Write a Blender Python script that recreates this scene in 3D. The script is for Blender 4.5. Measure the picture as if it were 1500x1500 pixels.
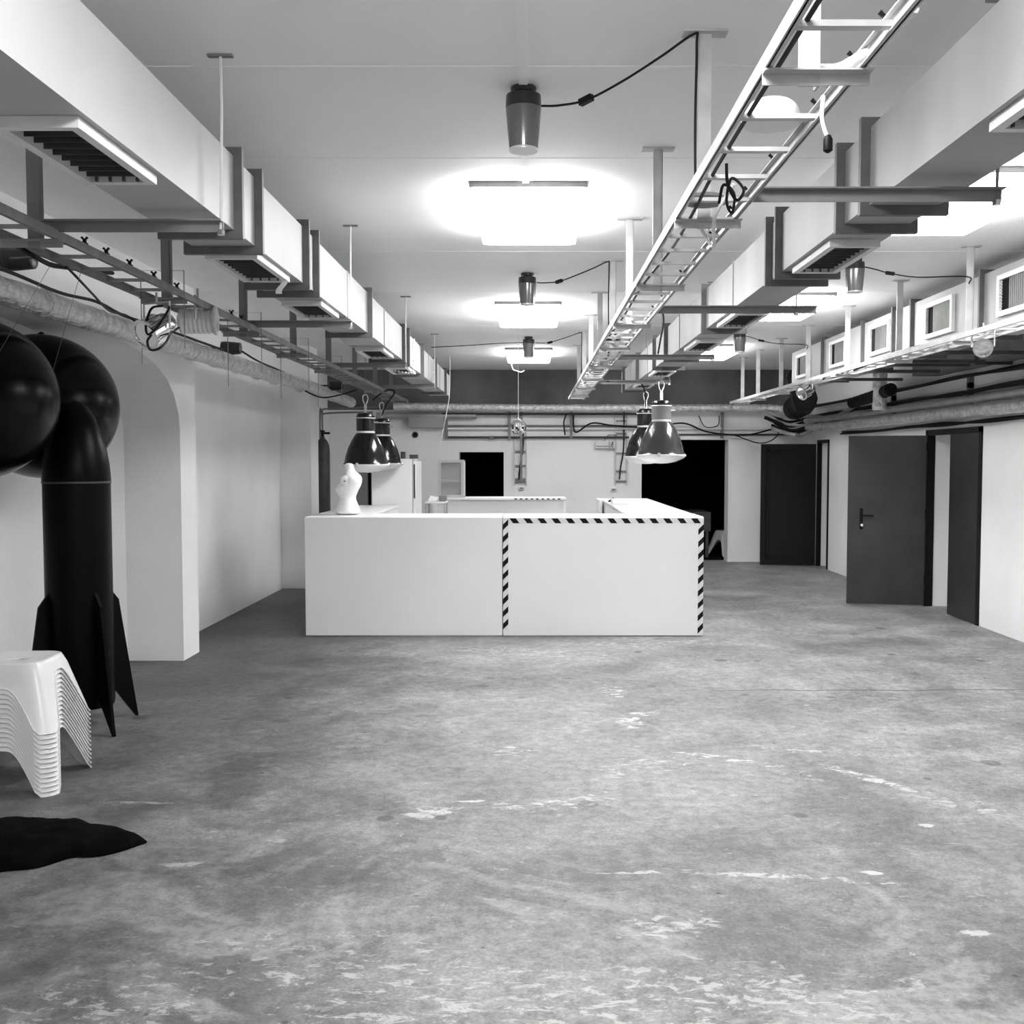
import bpy, math, random
from mathutils import Vector, Matrix, noise
random.seed(7)
for o in list(bpy.data.objects): bpy.data.objects.remove(o)
scn = bpy.context.scene
COL = scn.collection
# ------------------------------------------------------------------ camera
EYE = 1.65
PITCH = math.atan(76 / 1500)
cam_d = bpy.data.cameras.new('camera'); cam = bpy.data.objects.new('camera', cam_d); COL.objects.link(cam)
cam_d.sensor_width = 36; cam_d.lens = 36; cam_d.shift_x = -0.02
cam_d.clip_start = 0.05; cam_d.clip_end = 100
cam.location = (0, 0, EYE); cam.rotation_euler = (math.pi / 2 - PITCH, 0, 0)
scn.camera = cam
# ------------------------------------------------------------------ world, exposure
w = bpy.data.worlds.new('world'); scn.world = w; w.use_nodes = True
w.node_tree.nodes['Background'].inputs[0].default_value = (0, 0, 0, 1)
w.node_tree.nodes['Background'].inputs[1].default_value = 0
scn.view_settings.view_transform = 'Standard'
scn.view_settings.look = 'None'
scn.view_settings.gamma = 1
scn.view_settings.use_curve_mapping = False
scn.view_settings.exposure = 1.66
LAMP = 11.0            # radiance of the fluorescent diffusers
CEIL = 3.10

_c, _s = math.cos(PITCH), math.sin(PITCH)
def at(u, v, Y):
    """point at depth Y of the place that the photograph shows at (u, v)"""
    a = (u - 780) / 1500; b = (750 - v) / 1500
    d = (a, _c + b * _s, -_s + b * _c); t = Y / d[1]
    return Vector((d[0] * t, Y, EYE + d[2] * t))

# ------------------------------------------------------------------ materials
def nd(nt, typ, **kw):
    n = nt.nodes.new(typ)
    for k, v in kw.items(): setattr(n, k, v)
    return n
def mat(name, val, rough=0.6, metal=0.0, var=0.0, scale=3.0, bump=0.0, bscale=40.0, spec=0.5, stretch=None, detail=6):
    m = bpy.data.materials.new(name); m.use_nodes = True
    nt = m.node_tree; b = nt.nodes['Principled BSDF']
    b.inputs['Base Color'].default_value = (val, val, val, 1)
    b.inputs['Roughness'].default_value = rough; b.inputs['Metallic'].default_value = metal
    b.inputs['Specular IOR Level'].default_value = spec
    tc = nd(nt, 'ShaderNodeTexCoord')
    src = tc.outputs['Object']
    if stretch:
        mp = nd(nt, 'ShaderNodeMapping'); mp.inputs['Scale'].default_value = stretch
        nt.links.new(src, mp.inputs[0]); src = mp.outputs[0]
    n = nd(nt, 'ShaderNodeTexNoise'); n.inputs['Scale'].default_value = scale; n.inputs['Detail'].default_value = detail
    nt.links.new(src, n.inputs['Vector'])
    r = nd(nt, 'ShaderNodeMapRange'); r.inputs['From Min'].default_value = 0.3; r.inputs['From Max'].default_value = 0.7
    r.inputs['To Min'].default_value = val * (1 - var); r.inputs['To Max'].default_value = min(.95, val * (1 + var))
    nt.links.new(n.outputs[0], r.inputs[0])
    cc = nd(nt, 'ShaderNodeCombineColor')
    for i in range(3): nt.links.new(r.outputs[0], cc.inputs[i])
    nt.links.new(cc.outputs[0], b.inputs['Base Color'])
    if bump > 0:
        n2 = nd(nt, 'ShaderNodeTexNoise'); n2.inputs['Scale'].default_value = bscale; n2.inputs['Detail'].default_value = 4
        nt.links.new(src, n2.inputs['Vector'])
        bp = nd(nt, 'ShaderNodeBump'); bp.inputs['Strength'].default_value = bump; bp.inputs['Distance'].default_value = 0.02
        nt.links.new(n2.outputs[0], bp.inputs['Height']); nt.links.new(bp.outputs[0], b.inputs['Normal'])
    return m
def glow(name, strength):
    m = bpy.data.materials.new(name); m.use_nodes = True; nt = m.node_tree
    b = nt.nodes['Principled BSDF']; b.inputs['Base Color'].default_value = (.9, .9, .9, 1)
    b.inputs['Emission Color'].default_value = (1, 1, 1, 1); b.inputs['Emission Strength'].default_value = strength
    return m
def glass(name, rough=.05, val=.9, alpha=.25):
    m = bpy.data.materials.new(name); m.use_nodes = True; nt = m.node_tree
    b = nt.nodes['Principled BSDF']; b.inputs['Base Color'].default_value = (val, val, val, 1)
    b.inputs['Roughness'].default_value = rough; b.inputs['Alpha'].default_value = alpha
    b.inputs['IOR'].default_value = 1.45
    return m

M = {}
M['wall'] = mat('wall_paint', .87, .75, var=.05, scale=1.3, bump=.08, bscale=25)
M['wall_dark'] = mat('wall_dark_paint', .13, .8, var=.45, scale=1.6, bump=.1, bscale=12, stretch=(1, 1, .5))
M['ceiling'] = None
M['unlit_dark'] = mat('unlit_black', .006, .95, var=.3, scale=2, spec=.05)
M['duct'] = mat('painted_sheet_metal', .42, .5, var=.07, scale=2.0, bump=.05, bscale=3)
M['duct_worn'] = mat('worn_sheet_metal', .35, .5, var=.16, scale=2.4, bump=.06, bscale=3, stretch=(1, 1, .4))
M['flange'] = mat('flange_steel', .12, .55, metal=.1, var=.2, scale=8)
M['steel'] = mat('grey_painted_steel', .20, .5, metal=.1, var=.15, scale=6)
M['tray'] = mat('galvanised_steel', .50, .42, metal=.25, var=.15, scale=9)
M['dark_tray'] = mat('dull_steel', .28, .5, metal=.2, var=.2, scale=9)
M['vent'] = mat('vent_frame_paint', .66, .5, var=.08, scale=8)
M['void'] = mat('vent_shade_black', .015, .9, spec=.1)
M['foil'] = mat('aluminium_foil', .80, .32, metal=.6, var=.3, scale=18, bump=1.0, bscale=38)
M['pipe'] = mat('grey_pipe', .42, .4, metal=.4, var=.2, scale=5)
M['black'] = mat('black_rubber', .002, .34, var=.3, scale=20, spec=.10)
M['ball'] = mat('black_balloon', .001, .24, var=.2, scale=8, bump=.01, bscale=6, spec=.16)
M['cloth'] = mat('black_cloth', .003, .8, var=.5, scale=14, bump=.5, bscale=26, spec=.03)
M['cable'] = mat('black_cable', .008, .5, spec=.2)
M['white_cable'] = mat('white_cable', .75, .45)
M['white'] = mat('white_laminate', .82, .42, var=.02, scale=1.5)
M['plastic'] = mat('white_plastic', .80, .28, var=.02, scale=3)
M['torso'] = mat('white_mannequin', .84, .4, var=.02, scale=3)
M['door'] = mat('dark_grey_door', .055, .40, metal=.55, var=.18, scale=3, bump=.03, bscale=8, spec=.6)
M['door_far'] = mat('dark_door', .006, .5, var=.2, scale=6, spec=.25)
M['enamel'] = mat('dark_enamel', .008, .13, var=.15, scale=4, spec=.35)
M['enamel_grey'] = mat('grey_enamel', .035, .14, var=.15, scale=4, spec=.45)
M['cap'] = mat('lamp_cap', .008, .2, var=.2, scale=8, spec=.4)
M['cap_grey'] = mat('lamp_cap_grey', .26, .4, metal=.3, var=.1, scale=8)
M['chrome'] = mat('chrome', .78, .12, metal=1, var=.05, scale=10)
M['mirror'] = mat('mirror_tile', .9, .04, metal=1)
M['pot'] = mat('smoked_ceramic', .14, .14, var=.1, scale=6, spec=.8)
M['pot_cap'] = mat('pot_cap', .02, .3)
M['ribbed'] = mat('pale_ribbed_metal', .70, .3, metal=.3)
M['glass'] = glass('lamp_glass', .2, .9, .6)
M['pane'] = glass('cabinet_glass', .05, .9, .18)
M['cab'] = mat('pale_grey_cabinet', .5, .5, var=.05)
M['cab_in'] = mat('cabinet_inside', .55, .6)
M['tape_w'] = mat('tape_white', .72, .5)
M['tape_b'] = mat('tape_black', .008, .7, spec=.15)
M['paper'] = mat('paper', .8, .7)
M['lamp'] = glow('fluorescent_diffuser', LAMP)
M['lamp_dim'] = glow('ageing_fluorescent_diffuser', LAMP * .55)
M['sign'] = mat('sign_face', .72, .5)
M['galv'] = mat('dull_galvanised_duct', .20, .5, metal=.2, var=.3, scale=2.2)
M['dark_insul'] = mat('black_insulation', .008, .7, var=.4, scale=10, spec=.15, bump=.5, bscale=20)
M['cyl'] = mat('dark_steel_cylinder', .055, .45, var=.3, scale=8)
M['greydoor'] = mat('grey_panel', .22, .6, var=.1)

def ceiling_mat():
    m = mat('ceiling_paint', .92, .8, var=.05, scale=.7, bump=.05, bscale=18)
    return m
M['ceiling'] = ceiling_mat()

def floor_mat():
    m = bpy.data.materials.new('worn_concrete'); m.use_nodes = True
    nt = m.node_tree; b = nt.nodes['Principled BSDF']; L = nt.links.new
    tc = nd(nt, 'ShaderNodeNewGeometry'); P = tc.outputs['Position']
    def math_(op, a, b_=None, c_=None, clamp=False):
        n = nd(nt, 'ShaderNodeMath', operation=op, use_clamp=clamp)
        for i, q in enumerate((a, b_, c_)):
            if q is None: continue
            if isinstance(q, (int, float)): n.inputs[i].default_value = q
            else: L(q, n.inputs[i])
        return n.outputs[0]
    def noi(scale, detail=6, rough=.6, off=(0, 0, 0), sc=(1, 1, 1), dist=0.0):
        mp = nd(nt, 'ShaderNodeMapping'); mp.inputs['Location'].default_value = off; mp.inputs['Scale'].default_value = sc
        L(P, mp.inputs[0])
        n = nd(nt, 'ShaderNodeTexNoise'); n.inputs['Scale'].default_value = scale; n.inputs['Detail'].default_value = detail
        n.inputs['Roughness'].default_value = rough; n.inputs['Distortion'].default_value = dist
        L(mp.outputs[0], n.inputs['Vector']); return n.outputs[0]
    def ramp(x, lo, hi, a=0.0, c=1.0):
        r = nd(nt, 'ShaderNodeMapRange', interpolation_type='SMOOTHSTEP')
        r.inputs[1].default_value = lo; r.inputs[2].default_value = hi; r.inputs[3].default_value = a; r.inputs[4].default_value = c
        L(x, r.inputs[0]); return r.outputs[0]
    def mix(f, a, c):
        # a*(1-f)+c*f
        d = math_('SUBTRACT', c, a); return math_('MULTIPLY_ADD', f, d, a)
    sep = nd(nt, 'ShaderNodeSeparateXYZ'); L(P, sep.inputs[0]); X, Y = sep.outputs[0], sep.outputs[1]
    big = noi(.55, 5, .6); mid = noi(2.3, 8, .65, (3, 1, 0), dist=.4); fine = noi(16, 8, .75, (1, 7, 0)); grit = noi(70, 4, .7)
    v = ramp(big, .32, .68, .158, .275)
    v = math_('MULTIPLY', v, ramp(mid, .28, .72, .66, 1.34))
    v = math_('MULTIPLY', v, ramp(fine, .28, .72, .70, 1.30))
    v = math_('MULTIPLY', v, ramp(grit, .3, .7, .80, 1.20))
    # worn pale patches, mostly close to the viewer and along the middle of the hall
    wp = noi(1.1, 7, .62, (11, 4, 0), dist=.8)
    near = ramp(Y, 4.9, 3.0)
    mask = math_('MULTIPLY', ramp(wp, .495, .55), math_('MULTIPLY_ADD', near, .48, .16))
    mask = math_('MULTIPLY', mask, ramp(fine, .36, .60, .35, 1.0))
    v = mix(mask, v, .43)
    # crisp white paint flakes
    fl = noi(9, 9, .72, (5, 9, 0), dist=.3); reg = noi(.9, 3, .5, (2, 8, 0))
    fm = math_('MULTIPLY', ramp(fl, .655, .69), ramp(reg, .48, .60))
    v = mix(fm, v, .62)
    # scraped paint marks with their own place: cx, cy, half length, half width, angle, strength
    marks = [(-.47, 4.72, .16, .085, .3, .8), (-.30, 4.88, .09, .02, .1, .9), (.12, 4.86, .34, .10, .2, .55), (.66, 5.45, .40, .17, .3, .35),
             (1.02, 5.62, .30, .045, -.45, .7), (1.55, 5.75, .30, .05, -.3, .45), (1.36, 5.35, .22, .06, -.9, .5), (1.74, 5.25, .35, .055, -.95, .75), (2.05, 4.85, .22, .10, -.8, .45),
             (.62, 6.4, .10, .20, 0, .7), (.58, 7.25, .10, .22, 0, .6), (.70, 6.6, .12, .07, .2, .6),
             (.95, 3.99, .30, .03, -.1, .68), (.45, 4.03, .22, .022, .05, .5), (1.35, 3.92, .22, .018, -.12, .6),
             (-1.88, 4.86, .17, .022, -.05, .9), (-1.46, 4.10, .12, .05, .2, .6), (.46, 3.55, .22, .10, .3, .5),
             (-.9, 3.35, .5, .18, .15, .35), (-.55, 3.22, .45, .20, .1, .35), (.55, 3.05, .7, .25, .05, .45), (-.2, 3.0, .7, .25, .1, .4), (1.55, 3.5, .06, .03, 0, 1.0),
             (1.36, 4.02, .06, .025, 0, 1.0), (1.78, 4.55, .05, .025, 0, .9), (-.35, 8.85, .5, .18, 0, .4), (.2, 8.6, .6, .2, 0, .35), (.95, 9.2, .9, .3, 0, .3), (-.1, 5.75, .16, .12, 0, .5),
             (-1.3, 2.98, .45, .2, .2, .45), (-1.15, 4.35, .12, .04, .3, .4)]
    tear = noi(13, 8, .75, (8, 2, 0), sc=(.8, 1.6, 1), dist=.5)
    tot = None
    for cx, cy, a, c, th, st in marks:
        dx = math_('SUBTRACT', X, cx); dy = math_('SUBTRACT', Y, cy)
        ct, sn = math.cos(th), math.sin(th)
        u = math_('ADD', math_('MULTIPLY', dx, ct / a), math_('MULTIPLY', dy, sn / a))
        q = math_('ADD', math_('MULTIPLY', dx, -sn / c), math_('MULTIPLY', dy, ct / c))
        r = math_('ADD', math_('MULTIPLY', u, u), math_('MULTIPLY', q, q))
        k = math_('MULTIPLY', ramp(r, 1.6, .1), st)
        tot = k if tot is None else math_('MAXIMUM', tot, k)
    tear2 = math_('MULTIPLY_ADD', math_('SUBTRACT', tear, .5), 1.7, .5)
    thr = math_('MULTIPLY_ADD', tot, .30, tear2)      # torn edge: noise lifted by the mark's weight
    v = mix(math_('MULTIPLY', ramp(thr, .67, .76), math_('MULTIPLY_ADD', tot, .45, .35)), v, .66)
    # oil drops
    vo = nd(nt, 'ShaderNodeTexVoronoi'); vo.inputs['Scale'].default_value = 3.2; L(P, vo.inputs['Vector'])
    sepc = nd(nt, 'ShaderNodeSeparateColor'); L(vo.outputs['Color'], sepc.inputs[0])
    rad = ramp(sepc.outputs[0], .2, 1.0, .0, .18)
    spot = math_('MULTIPLY', ramp(math_('SUBTRACT', vo.outputs['Distance'], rad), .02, -.03), ramp(sepc.outputs[1], .2, 1, .25, .7))
    v = mix(spot, v, .06)
    vo2 = nd(nt, 'ShaderNodeTexVoronoi'); vo2.inputs['Scale'].default_value = 7; L(P, vo2.inputs['Vector'])
    sp2 = nd(nt, 'ShaderNodeSeparateColor'); L(vo2.outputs['Color'], sp2.inputs[0])
    s2 = math_('MULTIPLY', ramp(vo2.outputs['Distance'], .085, .05), ramp(sp2.outputs[0], .80, .82))
    v = mix(math_('MULTIPLY', s2, .75), v, .04)
    # long crack across the slab
    wob = noi(1.6, 5, .6, (0, 3, 0))
    cl = math_('ABSOLUTE', math_('SUBTRACT', math_('MULTIPLY_ADD', wob, .16, Y), 7.36))
    ck = math_('MULTIPLY', ramp(cl, .016, .004), ramp(X, .9, 1.6))
    v = mix(math_('MULTIPLY', ck, .7), v, .05)
    # painted shade: base colour darkens towards the left of the slab, noise-broken edge
    left_shade = math_('MULTIPLY', ramp(math_('MULTIPLY_ADD', mid, 1.5, X), .5, -1.3), .52)
    v = math_('MULTIPLY', v, math_('SUBTRACT', 1.0, left_shade))
    cc = nd(nt, 'ShaderNodeCombineColor')
    for i in range(3): L(v, cc.inputs[i])
    L(cc.outputs[0], b.inputs['Base Color'])
    L(ramp(mid, .3, .7, .50, .72), b.inputs['Roughness'])
    b.inputs['Specular IOR Level'].default_value = .4
    bp = nd(nt, 'ShaderNodeBump'); bp.inputs['Strength'].default_value = .22; bp.inputs['Distance'].default_value = .01
    L(math_('ADD', fine, math_('MULTIPLY', grit, .4)), bp.inputs['Height']); L(bp.outputs[0], b.inputs['Normal'])
    return m
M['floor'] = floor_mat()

# ------------------------------------------------------------------ mesh builder
OFF = {}
class MB:
    def __init__(self): self.v = []; self.f = []
    def add(self, vs, fs):
        n = len(self.v); self.v += [Vector(p) for p in vs]; self.f += [tuple(i + n for i in f) for f in fs]; return self
    def box(self, x0, x1, y0, y1, z0, z1):
        vs = [(x, y, z) for z in (z0, z1) for y in (y0, y1) for x in (x0, x1)]
        return self.add(vs, [(0, 2, 3, 1), (4, 5, 7, 6), (0, 1, 5, 4), (2, 6, 7, 3), (0, 4, 6, 2), (1, 3, 7, 5)])
    def cbox(self, x0, x1, y0, y1, z0, z1, b=.005):
        """box with chamfered edges"""
        vs = []; 
        for sx in (0, 1):
            for sy in (0, 1):
                for sz in (0, 1):
                    X, Y, Z = (x0, x1)[sx], (y0, y1)[sy], (z0, z1)[sz]
                    ix, iy, iz = (b, -b)[sx], (b, -b)[sy], (b, -b)[sz]
                    vs += [(X, Y + iy, Z + iz), (X + ix, Y, Z + iz), (X + ix, Y + iy, Z)]
        import itertools
        def vi(sx, sy, sz, k): return (sx * 4 + sy * 2 + sz) * 3 + k
        fs = []
        for k in range(3):
            for s in (0, 1):
                loop = []
                for a, c in ((0, 0), (0, 1), (1, 1), (1, 0)):
                    q = [0, 0, 0]; q[k] = s; q[(k + 1) % 3] = a; q[(k + 2) % 3] = c; loop.append(vi(*q, k))
                fs.append(tuple(loop) if s == 0 else tuple(reversed(loop)))
        for k in range(3):
            i, j = (k + 1) % 3, (k + 2) % 3
            for a in (0, 1):
                for c in (0, 1):
                    q0 = [0, 0, 0]; q1 = [0, 0, 0]; q0[i] = q1[i] = a; q0[j] = q1[j] = c; q0[k] = 0; q1[k] = 1
                    fs.append((vi(*q0, i), vi(*q1, i), vi(*q1, j), vi(*q0, j)))
        for a in itertools.product((0, 1), repeat=3): fs.append((vi(*a, 0), vi(*a, 1), vi(*a, 2)))
        return self.add(vs, fs)
    def bar(self, p, q, w, h, up=(0, 0, 1)):
        p, q = Vector(p), Vector(q); d = (q - p).normalized(); up = Vector(up)
        if abs(d.dot(up)) > .98: up = Vector((0, 1, 0))
        s = d.cross(up).normalized(); u = s.cross(d)
        vs = [e + s * a * w / 2 + u * c * h / 2 for e in (p, q) for a, c in ((-1, -1), (1, -1), (1, 1), (-1, 1))]
        return self.add(vs, [(0, 1, 2, 3), (7, 6, 5, 4), (0, 4, 5, 1), (1, 5, 6, 2), (2, 6, 7, 3), (3, 7, 4, 0)])
    def angle(self, p, q, w, h, t=.005, flip=1, up=(0, 0, 1)):
        """steel angle: a flat flange on top (width w) and an upright leg (height h)"""
        p, q = Vector(p), Vector(q); d = (q - p).normalized(); up = Vector(up); s = d.cross(up).normalized() * flip
        self.bar(p - up * h / 2, q - up * h / 2, t, h, up); self.bar(p + s * w / 2 - up * t / 2, q + s * w / 2 - up * t / 2, w, t, up); return self
    def tube(self, pts, r, n=8, caps=True, crinkle=0.0):
        pts = [Vector(p) for p in pts]; k = len(pts); base = len(self.v)
        rs = r if isinstance(r, (list, tuple)) else [r] * k
        t0 = (pts[1] - pts[0]).normalized(); up = Vector((0, 0, 1)) if abs(t0.z) < .9 else Vector((0, 1, 0))
        s = t0.cross(up).normalized()
        for i, p in enumerate(pts):
            t = (pts[min(i + 1, k - 1)] - pts[max(i - 1, 0)]).normalized()
            s = (s - t * s.dot(t)).normalized(); u = t.cross(s)
            for j in range(n):
                a = 2 * math.pi * j / n; rr = rs[i] * (1 + (random.uniform(-crinkle, crinkle) if crinkle else 0))
                self.v.append(p + (s * math.cos(a) + u * math.sin(a)) * rr)
        for i in range(k - 1):
            for j in range(n):
                self.f.append((base + i * n + j, base + i * n + (j + 1) % n, base + (i + 1) * n + (j + 1) % n, base + (i + 1) * n + j))
        if caps:
            self.f.append(tuple(base + j for j in reversed(range(n)))); self.f.append(tuple(base + (k - 1) * n + j for j in range(n)))
        return self
    def lathe(self, prof, c=(0, 0, 0), n=24, axis='z', caps=True):
        base = len(self.v); c = Vector(c)
        for r, z in prof:
            for j in range(n):
                a = 2 * math.pi * j / n; x, y = r * math.cos(a), r * math.sin(a)
                self.v.append(c + (Vector((x, y, z)) if axis == 'z' else Vector((z, x, y)) if axis == 'x' else Vector((y, z, x))))
        k = len(prof)
        for i in range(k - 1):
            for j in range(n):
                self.f.append((base + i * n + j, base + i * n + (j + 1) % n, base + (i + 1) * n + (j + 1) % n, base + (i + 1) * n + j))
        if caps:
            if prof[0][0] > 1e-6: self.f.append(tuple(base + j for j in reversed(range(n))))
            if prof[-1][0] > 1e-6: self.f.append(tuple(base + (k - 1) * n + j for j in range(n)))
        return self
    def prism(self, poly, lo, hi, axis):
        """polygon extruded along axis; poly holds the other two coordinates"""
        def P(a, b, e): return {'x': (e, a, b), 'y': (a, e, b), 'z': (a, b, e)}[axis]
        n = len(poly); vs = [P(a, b, lo) for a, b in poly] + [P(a, b, hi) for a, b in poly]
        fs = [tuple(reversed(range(n))), tuple(range(n, 2 * n))] + [(i, (i + 1) % n, n + (i + 1) % n, n + i) for i in range(n)]
        return self.add(vs, fs)
    def mesh(self, name, m, off, smooth=False):
        me = bpy.data.meshes.new(name); me.from_pydata([tuple(p - off) for p in self.v], [], self.f)
        me.validate(); me.update()
        import bmesh
        bm = bmesh.new(); bm.from_mesh(me); bmesh.ops.remove_doubles(bm, verts=bm.verts, dist=1e-6)
        bmesh.ops.recalc_face_normals(bm, faces=bm.faces); bm.to_mesh(me); bm.free()
        if smooth:
            for p in me.polygons: p.use_smooth = True
            try: me.set_sharp_from_angle(angle=math.radians(40))
            except Exception: pass
        me.materials.append(M[m] if isinstance(m, str) else m); return me
    def build(self, name, m, parent=None, smooth=False):
        if parent is not None: off = OFF[parent.name]
        else:
            xs = [p.x for p in self.v]; ys = [p.y for p in self.v]; zs = [p.z for p in self.v]
            off = Vector(((min(xs) + max(xs)) / 2, (min(ys) + max(ys)) / 2, min(zs)))
        o = bpy.data.objects.new(name, self.mesh(name, m, off, smooth)); COL.objects.link(o)
        if parent is not None: o.parent = parent
        else: o.location = off
        OFF[o.name] = off; return o
def tag(o, label, cat, group=None, kind=None):
    if label: o['label'] = label
    if cat: o['category'] = cat
    if group: o['group'] = group
    if kind: o['kind'] = kind
    return o
def struct(o, label=None): o['kind'] = 'structure'; 
def thing(name, loc, label, cat, group=None):
    o = bpy.data.objects.new(name, None); COL.objects.link(o); o.location = loc; o.empty_display_size = .1
    OFF[o.name] = Vector(loc); return tag(o, label, cat, group)
def inst(name, me, loc, parent, rotz=0):
    """a part that shares mesh data; loc in the world"""
    o = bpy.data.objects.new(name, me); COL.objects.link(o); o.parent = parent
    o.location = Vector(loc) - OFF[parent.name]; o.rotation_euler.z = rotz; OFF[o.name] = Vector(loc); return o
def copy_tree(o, loc=None, rotz=None, parent=None, label=None):
    c = o.copy(); COL.objects.link(c); c.parent = parent
    if loc is not None: c.location = loc
    if rotz is not None: c.rotation_euler.z = rotz
    if label: c['label'] = label
    for ch in list(o.children): copy_tree(ch, parent=c)
    return c
def local_mesh(fn, name, m, smooth=False):
    b = MB(); fn(b); return b.mesh(name, m, Vector((0, 0, 0)), smooth)
def spline(pts, k=6):
    """Catmull-Rom through pts"""
    P = [Vector(p) for p in pts]; P = [P[0] * 2 - P[1]] + P + [P[-1] * 2 - P[-2]]; out = []
    for i in range(1, len(P) - 2):
        for j in range(k):
            t = j / k; a, b, c, d = P[i - 1], P[i], P[i + 1], P[i + 2]
            out.append(.5 * ((2 * b) + (c - a) * t + (2 * a - 5 * b + 4 * c - d) * t * t + (3 * b - a - 3 * c + d) * t ** 3))
    out.append(P[-2]); return out
def cord(name, pts, r, m, label, group=None, cat='cable', k=6, n=6):
    return tag(MB().tube(spline(pts, k), r, n).build(name, m, None, True), label, cat, group)

# ================================================================== the room
YB = 16.57; XR = 4.45; YN = -6.0
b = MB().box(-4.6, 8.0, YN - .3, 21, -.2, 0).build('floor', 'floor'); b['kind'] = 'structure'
b = MB().box(-4.6, 4.9, YN - .3, YB + .3, CEIL, CEIL + .2).build('ceiling', 'ceiling'); b['kind'] = 'structure'
# ceiling slab joints: shallow raised seams
for i, yy in enumerate((3.85, 5.0, 7.2, 8.9, 11.1)):
    o = MB().box(-4.4, 4.44, yy, yy + .035, CEIL - .0015, CEIL + .01).build('ceiling_seam', 'ceiling', bpy.data.objects['ceiling'])
# left wall: niche with a basket arch, pier, recess, second pier
XL = -2.87
arch = [(8.36, -.1), (8.36, 1.9), (8.33, 2.03), (8.24, 2.17), (8.08, 2.29), (7.85, 2.38), (7.5, 2.45), (7.0, 2.51), (6.4, 2.55), (5.6, 2.55), (4.9, 2.47), (4.4, 2.2), (4.3, 1.9), (4.3, -.1)]
m = MB()
m.prism([(8.75, -.1), (8.75, CEIL), (4.0, CEIL), (4.0, -.1)][:2] + [(4.0, CEIL), (4.0, -.1)] + list(reversed(arch)), -3.33, XL, 'x')
m.box(-3.33, XL, YN, 4.0, -.1, CEIL)
m.box(-4.5, -3.33, 4.0, 4.3, -.1, CEIL)                      # near end of the niche
m.box(-4.5, -4.1, 4.3, 6.2, -.1, CEIL)                       # niche back
m.prism([(-3.33, 8.36), (-3.33, 8.75), (-4.5, 8.75), (-4.5, 6.2), (-4.1, 6.2)], -.1, CEIL, 'z')
m.box(-4.2, -3.33, 4.3, 8.36, 2.62, CEIL)                    # niche ceiling
m.box(-4.5, -3.215, 8.75, 13.1, -.1, CEIL)
m.box(-4.5, -2.83, 13.1, 13.55, -.1, CEIL)
m.box(-4.5, -3.3, 13.55, YB + .3, -.1, CEIL)
o = m.build('wall_left', 'wall'); o['kind'] = 'structure'
# back wall with a wide dark opening and a hatch
m = MB(); T = YB + .3; HB = 2.46
D1 = (1.765, 3.165, 1.98); D2 = (-1.185, -.465, 1.78)
m.box(-3.3, D2[0], YB, T, 0, HB); m.box(D2[0], D2[1], YB, T, D2[2], HB); m.box(D2[1], D1[0], YB, T, 0, HB)
m.box(D1[0], D1[1], YB, T, D1[2], HB); m.box(D1[1], 3.75, YB, T, 0, HB)
m.add([(3.75, YB, 0), (4.45, YB, 0), (4.45, T, 0), (3.75, T, 0), (3.75, YB, HB), (4.45, YB, HB), (4.45, T, HB), (3.75, T, HB)],
      [(0, 3, 2, 1), (4, 5, 6, 7), (0, 1, 5, 4), (1, 2, 6, 5), (2, 3, 7, 6), (3, 0, 4, 7)])
o = m.build('wall_back', 'wall'); o['kind'] = 'structure'
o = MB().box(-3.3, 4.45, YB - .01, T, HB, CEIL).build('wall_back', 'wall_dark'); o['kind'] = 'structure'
# rooms behind the back wall, their darkness painted in near-black surfaces
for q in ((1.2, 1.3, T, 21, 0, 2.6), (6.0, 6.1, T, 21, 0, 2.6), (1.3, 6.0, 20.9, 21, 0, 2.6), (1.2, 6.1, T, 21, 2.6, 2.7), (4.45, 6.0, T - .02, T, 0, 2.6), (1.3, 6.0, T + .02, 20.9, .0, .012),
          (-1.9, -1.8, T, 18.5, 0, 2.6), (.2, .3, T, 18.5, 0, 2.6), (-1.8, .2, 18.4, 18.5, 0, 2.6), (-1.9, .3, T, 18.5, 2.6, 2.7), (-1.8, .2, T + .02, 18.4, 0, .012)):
    o = MB().box(*q).build('ceiling' if q[4] == 2.6 else 'floor' if q[5] == .012 else 'wall_back', 'unlit_dark'); o['kind'] = 'structure'
# right wall with the two door openings
m = MB(); TR = XR + .34
A0, A1, AH = 10.17, 11.52, 1.955     # double door
B0, B1, BH = 15.40, 15.95, 1.93      # far door
m.box(XR, TR, YN, A0, 0, CEIL); m.box(XR, TR, A0, A1, AH, CEIL); m.box(XR, TR, A1, B0, 0, CEIL); m.box(XR, TR, B0, B1, BH, CEIL); m.box(XR, TR, B1, T, 0, CEIL)
m.box(TR, TR + .1, A0 - .3, A1 + .3, 0, CEIL); m.box(TR, TR + .1, B0 - .3, B1 + .3, 0, CEIL)
o = m.build('wall_right', 'wall'); o['kind'] = 'structure'
o = MB().box(-4.6, 4.9, YN - .3, YN, 0, CEIL).build('wall_front', 'wall'); o['kind'] = 'structure'

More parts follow.
